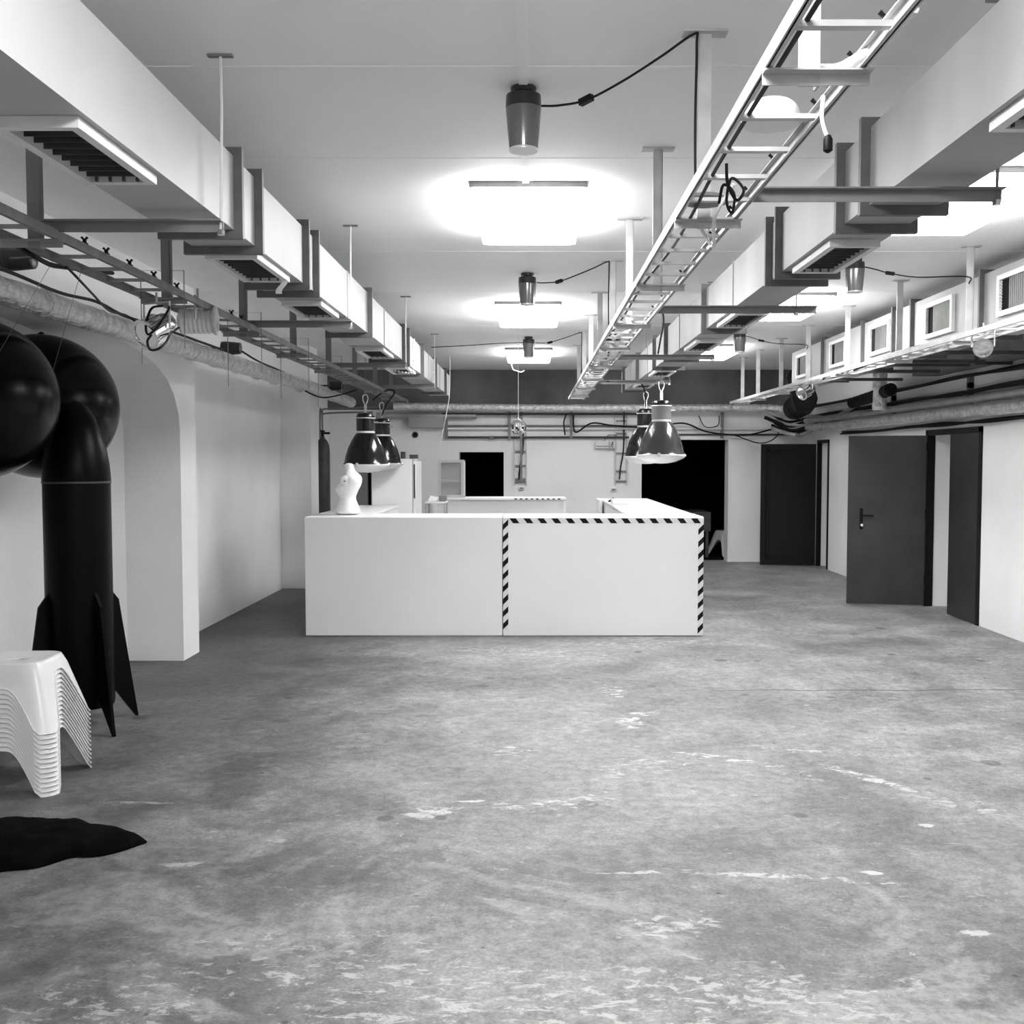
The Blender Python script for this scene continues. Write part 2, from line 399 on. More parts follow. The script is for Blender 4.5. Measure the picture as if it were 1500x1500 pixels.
# doors -------------------------------------------------------------
def slab(p, q, t, z0, z1):
    """upright slab whose foot runs from p to q"""
    p, q = Vector((*p, 0)), Vector((*q, 0)); d = (q - p).normalized(); s = Vector((-d.y, d.x, 0)) * t
    vs = [Vector((e.x, e.y, z)) for z in (z0, z1) for e in (p, q, q + s, p + s)]
    return MB().add(vs, [(3, 2, 1, 0), (4, 5, 6, 7), (0, 1, 5, 4), (1, 2, 6, 5), (2, 3, 7, 6), (3, 0, 4, 7)])
d1 = thing('door_1', (XR, A0, 0), 'dark grey double door with one leaf swung open into the hall', 'door'); del d1['category']; d1['kind'] = 'structure'
lf = slab((4.415, A1 + .0), (3.60, A1 + .17), .04, .015, 1.925).build('door_leaf', 'door', d1)
hp = at(1262, 760, A1 + .09)
m = MB().box(hp.x - .018, hp.x + .018, A1 + .095, A1 + .115, hp.z - .12, hp.z + .12); m.tube([(hp.x, A1 + .11, hp.z + .04), (hp.x, A1 + .06, hp.z + .04), (hp.x + .12, A1 + .04, hp.z + .035)], .010, 8)
m.build('door_handle', 'cable', lf)
MB().lathe([(.016, 0), (.016, .03)], (hp.x, A1 + .075, hp.z - .07), 12, 'y').build('lock_cylinder', 'chrome', lf)
fx = MB().box(XR - .012, XR + .03, A0 + .02, 10.90, .01, AH - .03).build('door_leaf', 'door', d1)
m = MB(); m.box(XR - .02, XR + .07, A0 - .035, A0 + .02, 0, AH + .03); m.box(XR - .02, XR + .07, A1 - .01, A1 + .045, 0, AH + .03); m.box(XR - .02, XR + .07, A0 - .035, A1 + .045, AH - .03, AH + .03)
m.build('door_frame', 'door_far', d1)
for zz in (.25, 1.0, 1.75): MB().lathe([(.014, 0), (.014, .1)], (4.432, A1 - .005, zz), 8).build('hinge', 'cable', d1)
d2 = thing('door_2', (XR, B0, 0), 'black panelled door swung open in the far corner', 'door'); del d2['category']; d2['kind'] = 'structure'
lf = slab((4.40, B1 - .02), (3.565, B1 + .06), .04, .015, 1.90).build('door_leaf', 'door_far', d2)
m = MB()
for z0, z1 in ((.12, .16), (1.78, 1.82)): m.box(3.66, 4.31, B1 - .025, B1 + .02, z0, z1)
for x0, x1 in ((3.64, 3.68), (4.27, 4.31)): m.box(x0, x1, B1 - .025, B1 + .02, .12, 1.82)
m.build('door_moulding', 'door_far', lf)
m = MB().box(3.60, 3.625, B1 + .0, B1 + .05, .98, 1.16); m.tube([(3.612, B1 + .03, 1.1), (3.612, B1 - .03, 1.1), (3.70, B1 - .035, 1.1)], .009, 6); m.build('door_handle', 'cable', lf)
m = MB(); m.box(XR - .015, XR + .05, B0 - .03, B0 + .02, 0, BH + .03); m.box(XR - .015, XR + .05, B1 - .01, B1 + .04, 0, BH + .03); m.box(XR - .015, XR + .05, B0 - .03, B1 + .04, BH - .02, BH + .03)
m.build('door_frame', 'door_far', d2)
d3 = thing('door_3', (-2.5, YB, 0), 'grey door in the back wall behind the mannequin', 'door'); del d3['category']; d3['kind'] = 'structure'
MB().cbox(-2.92, -2.66, YB - .035, YB - .001, 0, 1.72, .006).build('door_leaf', 'greydoor', d3)
MB().box(-2.655, -2.52, YB - .02, YB - .002, 0, 1.72).build('gap_shade_sheet', 'unlit_dark', d3)  # black sheet on the wall, painted as the dark of an opening
# plaster edge of the wide opening
o = MB().box(D1[1] - .001, D1[1] + .035, YB - .02, T, 0, D1[2] + .02).build('trim_1', 'wall'); o['kind'] = 'structure'

# ================================================================== fluorescent lights
def fixture(label, x, y0, L=1.12, wd=.58, lamp='lamp'):
    t = thing('ceiling_light', (x, y0 + L / 2, CEIL - .1), label, 'ceiling light', 'fluorescent ceiling lights')
    MB().box(x - wd / 2 - .015, x + wd / 2 + .015, y0 - .01, y0 + L + .01, CEIL - .03, CEIL - .001).build('housing', 'steel', t)
    m = MB(); z0, z1 = CEIL - .03, CEIL - .10; g = .035
    a = [(x - wd / 2, y0), (x + wd / 2, y0), (x + wd / 2, y0 + L), (x - wd / 2, y0 + L)]
    c = [(x - wd / 2 + g, y0 + g), (x + wd / 2 - g, y0 + g), (x + wd / 2 - g, y0 + L - g), (x - wd / 2 + g, y0 + L - g)]
    m.add([(p[0], p[1], z0) for p in a] + [(p[0], p[1], z1 + .012) for p in a] + [(p[0], p[1], z1) for p in c],
          [(0, 1, 2, 3)] + [(i, (i + 1) % 4, 4 + (i + 1) % 4, 4 + i) for i in range(4)] + [(4 + i, 4 + (i + 1) % 4, 8 + (i + 1) % 4, 8 + i) for i in range(4)] + [(8, 9, 10, 11)])
    m.build('diffuser', lamp, t)
    return t
fixture('largest glowing ceiling light in the middle row, nearest the viewer', -.02, 5.42)
fixture('glowing ceiling light in the middle row, second from the viewer', -.04, 9.45)
fixture('smallest glowing ceiling light in the middle row, before the dark back wall', -.05, 13.3, lamp='lamp_dim')
fixture('largest glowing ceiling light right of the right-hand duct, cut by the frame', 2.33, 5.15)
fixture('glowing ceiling light right of the right-hand duct, second from the viewer', 2.33, 8.95)
fixture('smallest glowing ceiling light right of the right-hand duct, farthest away', 2.33, 12.9, lamp='lamp_dim')
fixture('ceiling light behind the viewer in the middle row', -.02, -2.6)
fixture('ceiling light overhead in the middle row, outside the view', -.02, 1.3)
fixture('ceiling light behind the viewer beside the right-hand duct', 2.33, -2.8)

# ================================================================== ducts
def duct(name, label, x0, x1, z0, z1, ya, yb, flanges, vents, bars, side, mname, seams=()):
    """rectangular duct along Y; side=+1/-1: which side faces the middle of the hall"""
    t = thing(name, ((x0 + x1) / 2, (ya + yb) / 2, z0), label, 'air duct')
    cuts = [ya] + sorted(flanges) + [yb]
    for i in range(len(cuts) - 1):
        g = .002
        MB().box(x0, x1, cuts[i] + g, cuts[i + 1] - g, z0, z1).build('duct_section', mname, t)
    fw = .034
    def fl(b):
        X0, X1, Z0, Z1 = x0 - fw, x1 + fw, z0 - fw, z1 + fw
        b.box(X0, X1, -.013, .013, Z0, z0 - .001); b.box(X0, X1, -.013, .013, z1 + .001, Z1)
        b.box(X0, x0 - .001, -.013, .013, z0 - .001, z1 + .001); b.box(x1 + .001, X1, -.013, .013, z0 - .001, z1 + .001)
    me = local_mesh(fl, 'flange', 'flange')
    for y in flanges: inst('flange', me, (0, y, 0), t)
    for y in seams: MB().box(x0 - .006, x1 + .006, y - .006, y + .006, z0 - .006, z1 + .006).build('seam', mname, t)
    return t
def bottom_vent(t, x0, x1, y0, y1, z):
    """grille under a duct"""
    fr = .028; d = .03
    m = MB(); m.box(x0, x1, y0, y0 + fr, z - d, z); m.box(x0, x1, y1 - fr, y1, z - d, z); m.box(x0, x0 + fr, y0 + fr, y1 - fr, z - d, z); m.box(x1 - fr, x1, y0 + fr, y1 - fr, z - d, z)
    g = m.build('grille', 'vent', t)
    MB().box(x0 + fr, x1 - fr, y0 + fr, y1 - fr, z - .003, z - .0005).build('shade_panel', 'void', g)  # flat black panel painted as the shade inside the grille
    m = MB(); n = 9
    for i in range(n):
        yy = y0 + fr + (y1 - y0 - 2 * fr) * (i + .5) / n; m.bar((x0 + fr, yy, z - .011), (x1 - fr, yy, z - .011), .004, .014)
    for i in range(4):
        xx = x0 + fr + (x1 - x0 - 2 * fr) * (i + .5) / 4; m.box(xx - .003, xx + .003, y1 - fr - .012, y1 - fr, z - .028, z - .004)
    m.build('louvres', 'cyl', g)
ZD0, ZD1 = 2.548, 2.832
LF = [4.06, 4.36, 5.26, 5.50, 7.30, 9.22, 9.52, 10.75, 12.2, 13.6]
ld = duct('air_duct', 'long pale rectangular air duct hung left of the middle lights', -1.43, -1.165, ZD0, ZD1, -2, 14.4, LF, None, None, 1, 'duct', seams=(6.5, 8.1, 11.5, 12.9))
for y0, y1 in ((2.72, 3.28), (4.46, 5.05), (5.8, 6.32), (8.2, 8.8), (9.85, 10.45)): bottom_vent(ld, -1.41, -1.185, y0, y1, ZD0 - .001)
RZ0, RZ1 = 2.545, 2.815
RF = [3.66, 3.95, 4.93, 5.13, 7.05, 9.05, 9.9, 11.5, 13.2]
rd = duct('air_duct', 'long stained rectangular air duct hung right of the middle lights', 1.185, 1.43, RZ0, RZ1, -2, 13.7, RF, None, None, -1, 'duct_worn', seams=(6.1, 8.3, 10.6, 12.4))
for y0, y1 in ((2.05, 2.75), (4.2, 4.8), (6.15, 6.75), (7.6, 8.2), (10.1, 10.7), (11.9, 12.4)): bottom_vent(rd, 1.205, 1.41, y0, y1, RZ0 - .001)
# crinkled foil end of the left duct
# cross bars carrying the ducts
def carrier(label, xa, xb, y, z, rodx, group, tilt=0.0, rod='white_cable', m='steel'):
    t = thing('duct_carrier', ((xa + xb) / 2, y, z - .03), label, 'bracket', group)
    MB().angle((min(xa, xb), y, z), (max(xa, xb), y, z), .035, .04, .005).build('angle_bar', m, t)
    MB().tube([(rodx, y, z - .03), (rodx + tilt, y - .01, (z + CEIL) / 2 + .1), (rodx + tilt * .6, y, CEIL - .005)], .0055, 6).build('threaded_rod', rod, t)
    MB().box(rodx - .045 + tilt * .6, rodx + .045 + tilt * .6, y - .012, y + .012, CEIL - .008, CEIL - .0005).build('ceiling_plate', m, t)
    MB().lathe([(.014, -.05), (.014, -.034)], (rodx, y, z), 6).build('nut', 'chrome', t)
    return t
for i, y in enumerate((3.745, 6.41, 9.16, 11.85)):
    carrier(('nearest', 'second', 'third', 'farthest')[i] + ' dark bracket arm between the left duct and left cable tray', -1.82, -1.115, y, ZD0 - .036, -1.125, 'left duct brackets', .012 if i == 0 else 0)
for i, y in enumerate((3.30, 5.78, 8.43, 11.1)):
    carrier(('nearest', 'second', 'third', 'farthest')[i] + ' bracket arm between the right duct and middle cable tray', .70, 1.49 + .1 * (i == 1), y, RZ0 - .036, 1.475, 'right duct brackets', 0, 'steel', 'steel')

# duct above the right wall with upright side grilles
X3a, X3b, Z3a, Z3b = 3.25, 3.50, 2.55, 2.985
F3 = [4.75, 6.1, 7.45, 8.8, 9.25, 10.1, 11.5]
wd_ = duct('air_duct', 'pale air duct with square side grilles high along the right wall', X3a, X3b, Z3a, Z3b, -2, 12.9, F3, None, None, -1, 'duct')
def side_vent(t, y0, y1, z0, z1, x):
    fr = .035; d = .028
    m = MB(); m.box(x - d, x, y0, y1, z0, z0 + fr); m.box(x - d, x, y0, y1, z1 - fr, z1); m.box(x - d, x, y0, y0 + fr, z0 + fr, z1 - fr); m.box(x - d, x, y1 - fr, y1, z0 + fr, z1 - fr)
    g = m.build('grille', 'white', t)
    MB().box(x - .004, x - .0005, y0 + fr, y1 - fr, z0 + fr, z1 - fr).build('shade_panel', 'void', g)  # dark face standing in for the shaded depth behind the blades
    m = MB(); n = 13
    for i in range(n):
        yy = y0 + fr + (y1 - y0 - 2 * fr) * .74 * (i + .5) / n
        m.bar((x - .012, yy, z0 + fr), (x - .012, yy, z1 - fr), .010, .013)
    m.build('louvres', 'steel', g)
    m = MB()
    for i in range(10):
        zz = z0 + fr + (z1 - z0 - 2 * fr) * (i + .5) / 10; m.box(x - .024, x - .006, y1 - fr - .012, y1 - fr, zz - .004, zz + .004)
    m.build('comb', 'vent', g)
for yc in (4.15, 5.52, 6.9, 8.22, 9.62, 10.92, 12.33): side_vent(wd_, yc - .28, yc + .28, 2.64, 2.925, X3a - .001)
for y in (8.26, 9.0, 9.32, 10.0, 11.0):
    m = MB().bar((3.2, y, Z3a - .04), (3.95, y, Z3a - .04), .05, .03)
    tag(m.build('support_bar', 'cyl'), 'dark bar under the grilled duct, number ' + {8.26: 'one', 9.0: 'two', 9.32: 'three', 10.0: 'four', 11.0: 'five'}[y] + ' counted from the viewer', 'bracket', 'bars under the grilled duct')

# ================================================================== cable trays
def tray(label, x0, x1, z, ya, yb, posts, px, mname, postm, railh=.034, rung=.265, plate=.13, clip=True, postw=.045):
    t = thing('cable_tray', ((x0 + x1) / 2, (ya + yb) / 2, z), label, 'cable tray')
    for x, s in ((x0, 1), (x1, -1)):
        m = MB(); m.box(x - .004, x + .004, ya, yb, z, z + railh); m.box(min(x, x + s * .016), max(x, x + s * .016), ya, yb, z + railh - .003, z + railh)
        m.box(min(x, x + s * .012), max(x, x + s * .012), ya, yb, z, z + .003); m.build('rail', mname, t)
    me = local_mesh(lambda b: b.box(x0 + .004, x1 - .004, -.011, .011, -.006, .006), 'rung', mname)
    y = ya + .1
    while y < yb: inst('rung', me, (0, y, z + .016), t); y += rung
    me = local_mesh(lambda b: b.angle((x0 - .004, 0, 0), (x1 + .018, 0, 0), .030, .026, .004), 'cross_arm', mname)
    mp = local_mesh(lambda b: (b.box(-postw / 2, postw / 2, -.003, .003, z - .03, CEIL - .006), b.box(postw / 2 - .005, postw / 2, -.003, .03, z - .03, CEIL - .006)), 'post', postm)
    mc = local_mesh(lambda b: b.box(-plate / 2, plate / 2, -.03, .03, CEIL - .008, CEIL - .0005), 'ceiling_plate', postm)
    for y in posts:
        inst('cross_arm', me, (0, y, z - .002), t)
        p = inst('post', mp, (px, y, 0), t); inst('ceiling_plate', mc, (px, y, 0), p)
    return t
LP = [2.41 + 1.335 * i for i in range(10)]; LP = [y for y in LP if y < 14]
lt = tray('dull steel cable ladder running under the ceiling along the left wall', -1.92, -1.715, 2.445, -1, 14.2, LP, -1.80, 'dark_tray', 'steel')
RP = [.85, 2.21, 3.55, 4.85, 6.23, 7.52, 8.94, 10.3, 11.65, 13.0]
rt = tray('bright steel cable ladder beside the middle ceiling lights', .49, .695, 2.47, -1, 14.0, RP, .585, 'tray', 'tray', plate=.15)
WP = [5.7, 7.02, 8.35, 9.72, 11.1, 12.3, 13.55, 14.55]
wt = tray('bright cable ladder in front of the grilled duct on the right', 2.86, 3.06, 2.462, -1, 14.9, WP, 2.97, 'tray', 'tray', plate=.13, postw=.05)
sme = local_mesh(lambda b: b.tube([(-.105, 0, -.33), (-.105, 0, .125), (.105, 0, .125), (.105, 0, -.25)], .0025, 5), 'wire_stirrup', 'steel')
for y in (5.03, 6.45, 7.8, 9.15): inst('wire_stirrup', sme, (-1.80, y, 2.445), lt)
# clips on the ladders
def clip_mesh(b):
    b.box(-.006, .006, -.005, .005, 0, .016); b.tube([(-.012, 0, .026), (0, 0, .015), (.012, 0, .026)], .005, 6); b.box(-.011, .011, -.008, .008, .0, .004)
cm = local_mesh(clip_mesh, 'clip', 'cable')
for i, y in enumerate((3.98, 4.18, 4.42, 4.70, 5.0, 5.9, 6.1)):
    o = inst('clip', cm, (-1.72, y, 2.479), lt)
for i, (x, y) in enumerate(((.655, 1.98), (.69, 2.06), (.63, 2.26), (.63, 2.55), (.66, 3.0), (.65, 3.35), (.66, 3.6), (.66, 4.0), (.64, 4.35), (.65, 4.8), (.62, 5.5), (.66, 5.9))):
    inst('clip', cm, (.694, y, 2.504), rt)

# ================================================================== pot shaped lamps and their cords
def pot_mesh(b_): pass
def pot(label, x, y, horizontal=False, z=None):
    t = thing('pot_lamp', (x, y, z if horizontal else CEIL - .235), label, 'spotlight', 'pot shaped lamps')
    prof_cap = [(.03, 0), (.068, -.012), (.07, -.055), (.066, -.06)]
    prof = [(.066, -.058), (.069, -.062), (.064, -.13), (.057, -.205), (.056, -.215), (.05, -.218)]
    if not horizontal:
        MB().lathe([(.05, 0), (.05, -.02)], (x, y, CEIL - .001), 16).build('ceiling_rose', 'pot_cap', t)
        MB().lathe(prof_cap, (x, y, CEIL - .02), 24).build('cap', 'pot_cap', t, True)
        MB().lathe(prof, (x, y, CEIL - .02), 32).build('shade', 'pot', t, True)
        MB().lathe([(.052, -.205), (.057, -.218), (.056, -.224), (.0, -.222)], (x, y, CEIL - .02), 24).build('rim', 'ribbed', t, True)
    else:
        c = (x, y, z)
        MB().lathe([(r * .95, -q * .85 - .10) for r, q in prof_cap], c, 20, 'x').build('cap', 'pot_cap', t, True)
        MB().lathe([(r * .95, -q * .85 - .10) for r, q in prof], c, 24, 'x').build('shade', 'pot_cap', t, True)
        MB().bar((x - .1, y, z), (x - .34, y, z + .0), .02, .02).build('wall_arm', 'pot_cap', t)
    return t
for i, y in enumerate((4.07, 8.05, 12.15)):
    pot(('largest', 'middle-sized', 'smallest')[i] + ' grey pot lamp on the ceiling in the middle row', -.035 - .005 * i, y)
for i, y in enumerate((7.45, 11.55)):
    pot(('larger', 'smaller')[i] + ' grey pot lamp on the ceiling right of the right duct', 2.32, y)
pot('dark pot lamp pointing sideways above the foil pipe, cut by the left frame edge', -2.84 + .05, 5.62, True, 2.74)
pot('dark pot lamp pointing sideways above the foil pipe beyond the chrome spotlights', -2.83, 9.7, True, 2.70)
pot('small dark pot lamp pointing sideways above the left foil pipe near the pendant lamps', -2.6, 13.7, True, 2.64)
def lamp_cord(label, pts, sw):
    t = thing('lamp_cord', pts[0], label, 'cable', 'lamp cords with inline switches')
    MB().tube(spline(pts, 6), .0045, 6).build('cord', 'cable', t, True)
    d = (Vector(pts[sw + 1]) - Vector(pts[sw])).normalized(); c = Vector(pts[sw])
    MB().bar(c - d * .03, c + d * .03, .022, .024).build('switch', 'cable', t)
for i, (y, yp) in enumerate(((4.07, 3.55), (8.05, 7.52), (12.15, 11.65))):
    k = yp
    pts = [(.035, y, CEIL - .07), (.10, y - .02, CEIL - .075), (.205, y - .08, CEIL - .075), (.33, y - .2, CEIL - .05), (.45, y - .38, CEIL - .03), (.545, yp - .02, CEIL - .015), (.555, yp - .015, CEIL - .05), (.552, yp - .015, CEIL - .3), (.555, yp - .012, 2.55)]
    lamp_cord('black cord with inline switch from the ' + ('largest', 'middle-sized', 'smallest')[i] + ' middle pot lamp to a ladder post', pts, 2)
for i, (y, yp) in enumerate(((7.45, 7.0), (11.55, 11.1))):
    pts = [(2.385, y, CEIL - .06), (2.46, y - .05, CEIL - .09), (2.54, y - .1, CEIL - .125), (2.7, y - .2, CEIL - .17), (2.94, yp, CEIL - .21), (2.95, yp - .01, CEIL - .26)]
    lamp_cord('black cord with inline switch from the ' + ('larger', 'smaller')[i] + ' right pot lamp', pts, 2)
tag(MB().tube(spline([(-.10, 12.2, CEIL - .06), (-.4, 12.2, CEIL - .07), (-.8, 12.0, CEIL - .12), (-1.16, 11.8, CEIL - .16)], 6), .005, 6).build('cable', 'cable', None, True), 'thin black cable from the smallest middle pot lamp to the left duct', 'cable')
# flat white conduit along the ceiling
tag(MB().box(-.052, -.018, -5, 4.0, CEIL - .014, CEIL - .0005).build('conduit', 'ceiling'), 'flat white conduit on the ceiling leading to the largest pot lamp', 'conduit')
tag(MB().box(-.052, -.018, 4.15, 5.4, CEIL - .014, CEIL - .0005).build('conduit', 'ceiling'), 'short flat white conduit between largest pot lamp and largest ceiling light', 'conduit')

# ================================================================== pipes
def foil_line(pts, r, step=.035):
    out = []; rr = []
    for i in range(len(pts) - 1):
        p, q = Vector(pts[i]), Vector(pts[i + 1]); n = max(2, int((q - p).length / step))
        for j in range(n):
            out.append(p.lerp(q, j / n)); rr.append(r * (1 + random.uniform(-.055, .055)))
    out.append(Vector(pts[-1])); rr.append(r); return out, rr
p, rr = foil_line(spline([(-2.755, -1, 2.53), (-2.755, 5, 2.53), (-2.75, 9, 2.535), (-2.74, 12.5, 2.55), (-2.72, 13.4, 2.53), (-2.68, 15.2, 2.50)], 4), .073)
fp = thing('foil_pipe', (-2.75, 7, 2.45), 'crinkled foil wrapped pipe running along the left wall', 'pipe')
MB().tube(p, rr, 18, crinkle=.03).build('pipe', 'foil', fp, False)
for y in (1.3, 3.3, 5.8, 7.25, 8.3, 8.95, 9.6, 10.3, 11.0, 12.2): MB().lathe([(.079, -.012), (.083, 0), (.079, .012)], (-2.753, y, 2.533), 20, 'y').build('clamp_band', 'foil', fp, True)
p, rr = foil_line(spline([(-2.2, 16.3, 2.50), (0, 16.3, 2.475), (2.5, 16.3, 2.475), (3.75, 16.28, 2.47), (4.0, 16.15, 2.42), (4.15, 15.9, 2.36)], 5), .06)
tag(MB().tube(p, rr, 14, crinkle=.03).build('foil_pipe', 'foil'), 'crinkled foil wrapped pipe running along the back wall', 'pipe')
p, rr = foil_line([(4.30, 3, 2.13), (4.30, 11.2, 2.13), (4.28, 14.6, 2.14), (4.2, 15.9, 2.15)], .062)
tag(MB().tube(p, rr, 14, crinkle=.025).build('foil_pipe', 'foil'), 'fat crinkled foil pipe along the right wall above the doors', 'pipe')
tag(MB().tube([(4.33, 3, 2.255), (4.33, 11, 2.25), (4.25, 14.5, 2.25), (4.18, 15.7, 2.25)], .042, 14).build('smooth_pipe', 'pipe', None, True), 'smooth grey pipe just above the fat foil pipe on the right wall', 'pipe')
p, rr = foil_line([(3.95, 11.7, 2.22), (3.95, 11.7, 2.72)], .078)
tag(MB().tube(p, rr, 16, crinkle=.03).build('foil_pipe', 'foil'), 'short upright foil pipe rising towards the grilled duct', 'pipe')
# dark cable bundles on the right wall
for k, (z, lab) in enumerate(((2.335, 'lower thick black cable bundle along the right wall'), (2.50, 'upper thick black cable bundle along the right wall'))):
    t = thing('cable_bundle', (4.38, 9, z), lab, 'cable')
    for j in range(5):
        pts = [(4.38 + random.uniform(-.04, .02), y, z + random.uniform(-.022, .022) - .012 * k) for y in (3, 5, 6.5, 8, 9.3, 10.5, 11.7, 13, 14.5, 16)]
        MB().tube(spline(pts, 4), .012, 6).build('cable', 'cable', t, True)
    for y in (7.2, 8.9, 10.4, 12.6): MB().box(4.40, 4.449, y - .03, y + .03, z - .12, z + (.0 if k else .1)).build('bracket', 'steel', t)
t = thing('wall_duct', (4.27, 4.5, 2.54), 'dull grey duct along the top of the right wall behind the grilled duct', 'air duct')
for k in range(8): MB().box(4.13, 4.42, -2 + 1.65 * k + .003, -2 + 1.65 * (k + 1) - .003, 2.56, 2.94).build('duct_section', 'galv', t)
for k in range(1, 8): MB().box(4.105, 4.44, -2 + 1.65 * k - .02, -2 + 1.65 * k + .02, 2.535, 2.96).build('flange', 'cyl', t)
t = thing('cable_bundle', (4.38, 9, 2.03), 'black cable bundle sagging below the fat foil pipe on the right wall', 'cable')
for j in range(4):
    pts = [(4.40 + random.uniform(-.02, .02), y, 2.035 + random.uniform(-.02, .02)) for y in (4, 5.5, 7, 8, 9, 10, 11, 12, 13.3, 14.6)]
    MB().tube(spline(pts, 4), .012, 6).build('cable', 'cable', t, True)
# thin pipes of the back wall
def hpipe(name, x0, x1, z, r, m, label, y=16.5): return tag(MB().tube([(x0, y, z), (x1, y, z)], r, 8).build(name, m, None, True), label, 'pipe')
hpipe('thin_pipe', -1.45, 1.75, 2.385, .018, 'cyl', 'dark thin pipe directly below the back wall foil pipe', 16.42)
hpipe('thin_pipe', -1.40, 1.72, 2.20, .015, 'steel', 'grey thin pipe on the back wall behind the mirror ball')
hpipe('thin_pipe', -1.38, 3.9, 2.155, .02, 'white', 'white painted thin pipe across the back wall')
hpipe('thin_pipe', -1.40, 1.55, 2.015, .018, 'cyl', 'lowest dark thin pipe on the back wall above the dark hatch')
hpipe('thin_pipe', 2.0, 4.2, 2.06, .014, 'cyl', 'dark thin pipe above the wide dark opening', 16.53)
for x, z0, z1, lab in ((-1.38, 2.0, 2.42, 'upright bracket at the left end of the back wall pipes'), (-.37, 1.98, 2.42, 'upright bracket left of the mirror ball'), (-.18, 1.3, 2.42, 'upright conduit right of the mirror ball'), (.62, 2.0, 2.42, 'upright bracket in the middle of the back wall pipes'), (2.1, 1.98, 2.42, 'upright bracket above the wide dark opening'), (3.05, 2.0, 2.42, 'upright bracket right of the wide dark opening')):
    tag(MB().box(x - .018, x + .018, 16.47, 16.568, z0, z1).build('pipe_bracket', 'steel'), lab, 'bracket', 'brackets of the back wall pipes')
# gas pipes at the left back
tag(MB().tube(spline([(-2.965, 14.5, 2.07), (-2.965, 14.5, 2.32), (-2.93, 14.5, 2.37), (-2.6, 14.5, 2.38), (-2.2, 14.6, 2.40)], 5), .012, 8).build('thin_pipe', 'steel', None, True), 'thin bent pipe rising from the dark gas cylinder', 'pipe')
tag(MB().tube(spline([(-3.05, 14.75, .4), (-3.05, 14.75, 2.25), (-3.01, 14.75, 2.31), (-2.8, 14.75, 2.33), (-2.3, 14.8, 2.34)], 5), .012, 8).build('thin_pipe', 'steel', None, True), 'thin bent pipe behind the dark gas cylinder', 'pipe')
tag(MB().tube([(-2.5, 16.45, 2.36), (-.9, 16.45, 2.36)], .05, 10).build('wall_pipe', 'pipe', None, True), 'grey pipe below the foil pipe at the left of the back wall', 'pipe')
m = MB().box(-1.98, -1.42, 16.4, 16.56, 2.17, 2.34)
tag(m.build('wall_duct', 'duct_worn'), 'pale boxed duct on the back wall above the left pendant lamps', 'air duct')
# wall mounted cable ladders
def wall_ladder(x0, x1, z0, z1, label, rungs):
    t = thing('wall_ladder', ((x0 + x1) / 2, 16.54, z0), label, 'cable tray', 'upright cable ladders')
    for x in (x0, x1): MB().box(x - .008, x + .008, 16.52, 16.566, z0, z1).build('rail', 'tray', t)
    for z in rungs: MB().box(x0, x1, 16.525, 16.55, z - .012, z + .012).build('rung', 'steel', t)
    MB().tube(spline([(x1 - .05, 16.50, z1), (x1 - .055, 16.50, z0 + .6), (x1 - .1, 16.5, z0 + .3), (x1 - .12, 16.5, z0 + .1)], 5), .012, 6).build('cable', 'cable', t, True)
    return t
wall_ladder(-.29, -.10, 1.25, 2.1, 'upright cable ladder on the back wall below the mirror ball', (1.30, 1.345, 1.56, 1.79))
wall_ladder(1.335, 1.52, 1.24, 2.42, 'upright cable ladder on the back wall beside the exit sign', (1.31, 1.47, 1.76, 2.08, 2.28))
# exit sign
t = thing('exit_sign', (1.17, 16.5, 1.84), 'small white exit sign with a running figure on the back wall', 'sign')
MB().cbox(1.01, 1.325, 16.46, 16.565, 1.835, 1.955, .008).build('housing', 'sign', t)
m = MB(); y = 16.452
m.box(1.226, 1.233, y, 16.462, 1.842, 1.95); m.lathe([(0, y), (.011, y), (.011, 16.462), (0, 16.462)], (1.285, 0, 1.936), 10, 'y', False)
for a, c in (((1.283, 1.922), (1.272, 1.888)), ((1.272, 1.888), (1.292, 1.87)), ((1.292, 1.87), (1.286, 1.848)), ((1.272, 1.888), (1.262, 1.866)), ((1.262, 1.866), (1.245, 1.86)), ((1.28, 1.915), (1.302, 1.9)), ((1.28, 1.915), (1.258, 1.91)), ((1.258, 1.91), (1.252, 1.893))):
    m.bar((a[0], y + .003, a[1]), (c[0], y + .003, c[1]), .006, .009, (0, 0, 1))
m.box(1.02, 1.22, y, 16.462, 1.868, 1.876)
m.build('running_figure', 'cable', t)
tag(MB().tube(spline([(1.16, 16.5, 1.95), (1.17, 16.5, 2.0), (1.23, 16.5, 2.05), (1.36, 16.5, 2.05)], 5), .006, 6).build('cable', 'cable', None, True), 'thin looping cable above the exit sign', 'cable')
# round vent on the back wall
t = thing('round_vent', (-1.9, 16.55, 2.02), 'small round black vent on the back wall beside the left pendant lamps', 'vent')
MB().lathe([(.048, -.0), (.05, -.02), (.036, -.025), (.03, -.008)], (-1.89, 16.565, 2.06), 20, 'y').build('ring', 'cyl', t, True)
MB().lathe([(0, -.012), (.034, -.012)], (-1.89, 16.565, 2.06), 20, 'y', False).build('inside', 'void', t)
